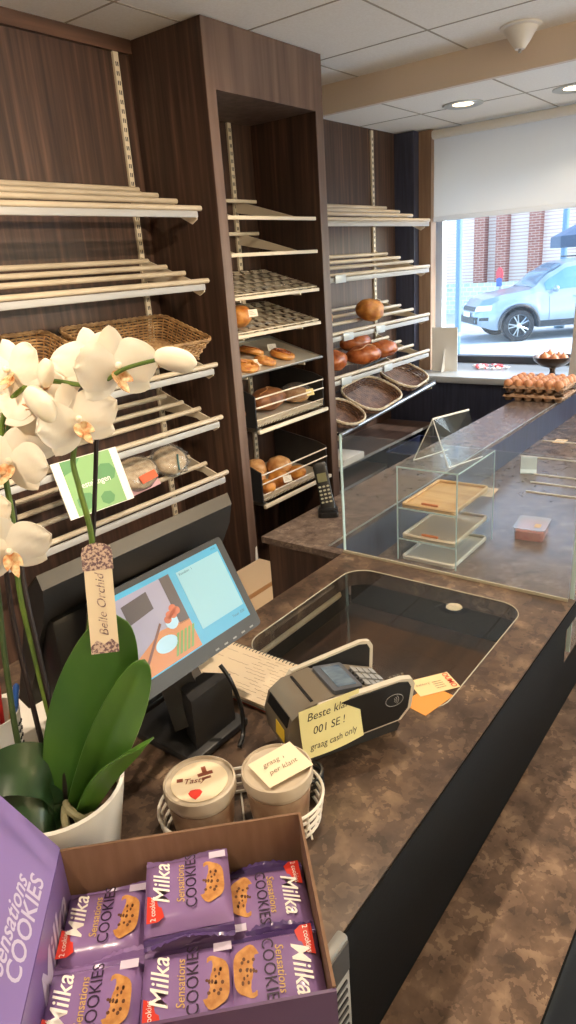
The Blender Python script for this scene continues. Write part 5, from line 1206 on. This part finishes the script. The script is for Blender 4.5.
for x, H in zip(xs, half):
    for y, z in H: vs.append((x, y, z))
    for y, z in H[-2:0:-1]: vs.append((x, -y, z))
W_ = 2 * n - 2
for i in range(len(xs) - 1):
    for k in range(W_): fs.append([i * W_ + k, i * W_ + (k + 1) % W_, (i + 1) * W_ + (k + 1) % W_, (i + 1) * W_ + k])
fs.append(list(range(W_))[::-1]); fs.append([(len(xs) - 1) * W_ + k for k in range(W_)])
b._add(vs, fs); b.build('body', m_paint, car, ang=30)
def surfy(x, z):
    H = ring(x)[2:-2]
    for (y0, z0), (y1, z1) in zip(H, H[1:]):
        if z0 - 1e-6 <= z <= z1 + 1e-6: f = (z - z0) / max(z1 - z0, 1e-6); return y0 + (y1 - y0) * f
    return H[-1][0]
def sidepatch(name, x0, x1, zlo, zhi, m, nx=14, nz=5, off=.008, parent=None):
    for s in (1, -1):
        b = MB(); b.grid(lambda u, v: (lambda x: (lambda z: (x, s * (surfy(x, z) + off), z))(zlo(x) + (zhi(x) - zlo(x)) * v))(x0 + (x1 - x0) * u), nx, nz, .0); o = b.build(name, m, parent or car, ang=60)
sidepatch('side_window', -.12, .78, lambda x: belt(x) + .03, lambda x: max(belt(x) + .04, min(top(x) - .13, belt(x) + .50)), m_cgl)
sidepatch('side_window', -1.12, -.20, lambda x: belt(x) + .03, lambda x: min(top(x) - .14, belt(x) + .50), m_cgl)
sidepatch('side_window', -1.95, -1.2, lambda x: belt(x) + .04, lambda x: max(belt(x) + .05, min(top(x) - .15, belt(x) + .48)), m_cgl)
sidepatch('sill_cladding', -.92, .92, lambda x: .30, lambda x: .44, m_trimk)
b = MB(); b.grid(lambda u, v: (lambda x: (x, (v - .5) * 2 * (hwid(x) * (.87 - .20 * max(0, min(1, (top(x) - belt(x)) / .25)))) * .93, top(x) + .012 - .02 * (2 * v - 1) ** 4))(.36 + .66 * u), 14, 10); b.build('windscreen', m_cgl, car, ang=60)
def frontx(y, z, lo=1.6):
    a, c = lo, 2.29
    for _ in range(26):
        m_ = (a + c) / 2
        ok = z <= top(m_) + .002 and z >= bot(m_) and abs(y) <= surfy(m_, min(max(z, bot(m_)), belt(m_)))
        if ok: a = m_
        else: c = m_
    return a
def frontpatch(name, y0, y1, z0, z1, m, off=.012, nu=14, nv=5, taper=0):
    b = MB(); b.grid(lambda u, v: (lambda y, z: (frontx(y, z) + off, y * 1.004, z))(y0 + (y1 - y0) * u, z0 + (z1 - z0) * v + taper * u * (1 if y0 > 0 else 1)), nu, nv); return b.build(name, m, car, ang=60)
frontpatch('grille', -.48, .48, .70, .80, m_trimk); frontpatch('lower_grille', -.62, .62, .42, .58, m_trimk)
for s in (1, -1): frontpatch('headlamp', s * .52, s * .80, .70, .82, m_head, .014, 10, 4, .02); frontpatch('fog_lamp', s * .66, s * .80, .50, .57, m_trimk, .016, 6, 3)
b = MB(); xx = frontx(0, .60) + .02; b.box((xx, -.26, .57), (xx + .012, .26, .68), .003); b.build('number_plate', m_wplast, car)
b = MB()
for i in range(7): b.box((xx + .0121, -.2 + i * .06, .595), (xx + .0125, -.165 + i * .06, .655))
b = None
for s in (1, -1):
    b = MB(); b.ball((.62, s * 1.04, 1.12), (.07, .11, .075), 2); b.build('wing_mirror', m_paint, car)
    for c in WBX:
        b = MB(); b.tube([(c + (AR + .02) * math.cos(a), s * (hwid(c) * .985 + .006), .36 + (AR + .02) * math.sin(a)) for a in [-.12 + k * (PI + .24) / 24 for k in range(25)]], .034, 6); b.build('arch_cladding', m_trimk, car)
        RY = MX.Translation((c, s * .82, .355)) @ MX.Rotation(-s * PI / 2, 4, 'X')
        b = MB(); b.lathe([(.24, -.10), (.34, -.11), (.358, -.08), (.358, .08), (.34, .11), (.25, .112), (.245, .06)], 36, (0, 0, 0), RY); wl = b.build('tyre', m_tyre, car)
        b = MB(); b.lathe([(.248, .0), (.255, .10), (.242, .112), (.235, .06), (.228, .02)], 36, (0, 0, 0), RY)
        for k in range(5):
            for e in (-.13, .13):
                a = 2 * PI * k / 5 + e; b.tube([RY @ V((.05 * math.cos(a), .05 * math.sin(a), .10)), RY @ V((.24 * math.cos(a + e * .5), .24 * math.sin(a + e * .5), .095))], .016, 5)
        b.lathe([(.0, .11), (.06, .108), (.07, .08)], 16, (0, 0, 0), RY); b.build('rim', m_rim, wl)
        b = MB(); b.lathe([(0, .0), (.23, .0)], 20, (0, 0, 0), RY); b.build('brake_disc', m_trimk, wl)
b = MB(); b.box((-1.6, -.7, .30), (1.6, .7, .62)); b.build('underbody', m_trimk, car, smooth=False)
for s in (1, -1):
    b = MB(); b.tube([(-1.7, s * .58, 1.765), (-.1, s * .60, 1.775)], .018, 6); b.build('roof_rail', m_trimk, car)
    for x in (.70, -.16, -1.16):
        b = MB(); b.tube([(x, s * (surfy(x, z) + .002), z) for z in [.36 + k * .1 for k in range(7)]], .004, 4); b.build('door_gap', m_trimk, car)
    for x in (-.05, -1.02): b = MB(); b.tube([(x, s * (surfy(x, .93) + .02), .93), (x + .2, s * (surfy(x + .2, .93) + .02), .935)], .014, 6); b.build('door_handle', m_paint, car)

# ------------------------------------------------------------------ light
w = bpy.data.worlds.new('sky'); S.world = w; w.use_nodes = True; nt = w.node_tree; bg = nt.nodes['Background']
sk = nt.nodes.new('ShaderNodeTexSky'); sk.sky_type = 'NISHITA'; sk.sun_disc = False; sk.sun_elevation = math.radians(40); sk.sun_rotation = math.radians(150); sk.air_density = 1.0; sk.dust_density = 1.2
nt.links.new(sk.outputs[0], bg.inputs[0]); bg.inputs[1].default_value = SKY_
sd = V((.36, -.66, .62)).normalized()
l = bpy.data.lights.new('sun', 'SUN'); l.energy = SUN_; l.angle = .009; l.color = (1, .95, .86); o = bpy.data.objects.new('sun', l); COL.objects.link(o); o.rotation_euler = sd.to_track_quat('Z', 'Y').to_euler()
# unseen glowing globes behind the customer, added to brighten ceiling and room
m_fillglobe = mat('fill_globe_glow', (255, 226, 180), .5, emit=FILL_)
for x, y in ((-.9, -2.0), (.9, -2.0), (2.8, -1.9)):
    t = thing('fill_globe', 'unseen glowing globe added behind the camera to brighten the ceiling', 'ceiling lamp', (x, y, CEIL), 0, 'added fill globes behind the camera')
    MB().tube([(0, 0, 0), (0, 0, -.1)], .004, 6).build('cord', m_blk, t)
    MB().ball((0, 0, -.2), .10, 3).build('globe', m_fillglobe, t)

# ------------------------------------------------------------------ camera
cam = bpy.data.cameras.new('camera'); co = bpy.data.objects.new('camera', cam); COL.objects.link(co); S.camera = co
cam.sensor_fit = 'VERTICAL'; cam.sensor_height = 36; cam.sensor_width = 36 * 576 / 1024; cam.lens = 680 / 1024 * 36; cam.clip_start = .02; cam.clip_end = 300
Rr = ((0.59836281, -0.79835349, -0.06777646), (-0.31139976, -0.15378205, -0.93775331), (0.73823583, 0.58222228, -0.34062454))
co.matrix_world = MX(((Rr[0][0], -Rr[1][0], -Rr[2][0], 0), (Rr[0][1], -Rr[1][1], -Rr[2][1], 0), (Rr[0][2], -Rr[1][2], -Rr[2][2], 1.62), (0, 0, 0, 1)))
S.view_settings.view_transform = 'Standard'; S.view_settings.look = 'None'; S.view_settings.gamma = 1; S.view_settings.use_curve_mapping = False; S.view_settings.exposure = EXPO_
S.cycles.use_denoising = True; S.cycles.max_bounces = 10; S.cycles.diffuse_bounces = 5; S.cycles.transparent_max_bounces = 24; S.cycles.sample_clamp_indirect = 4
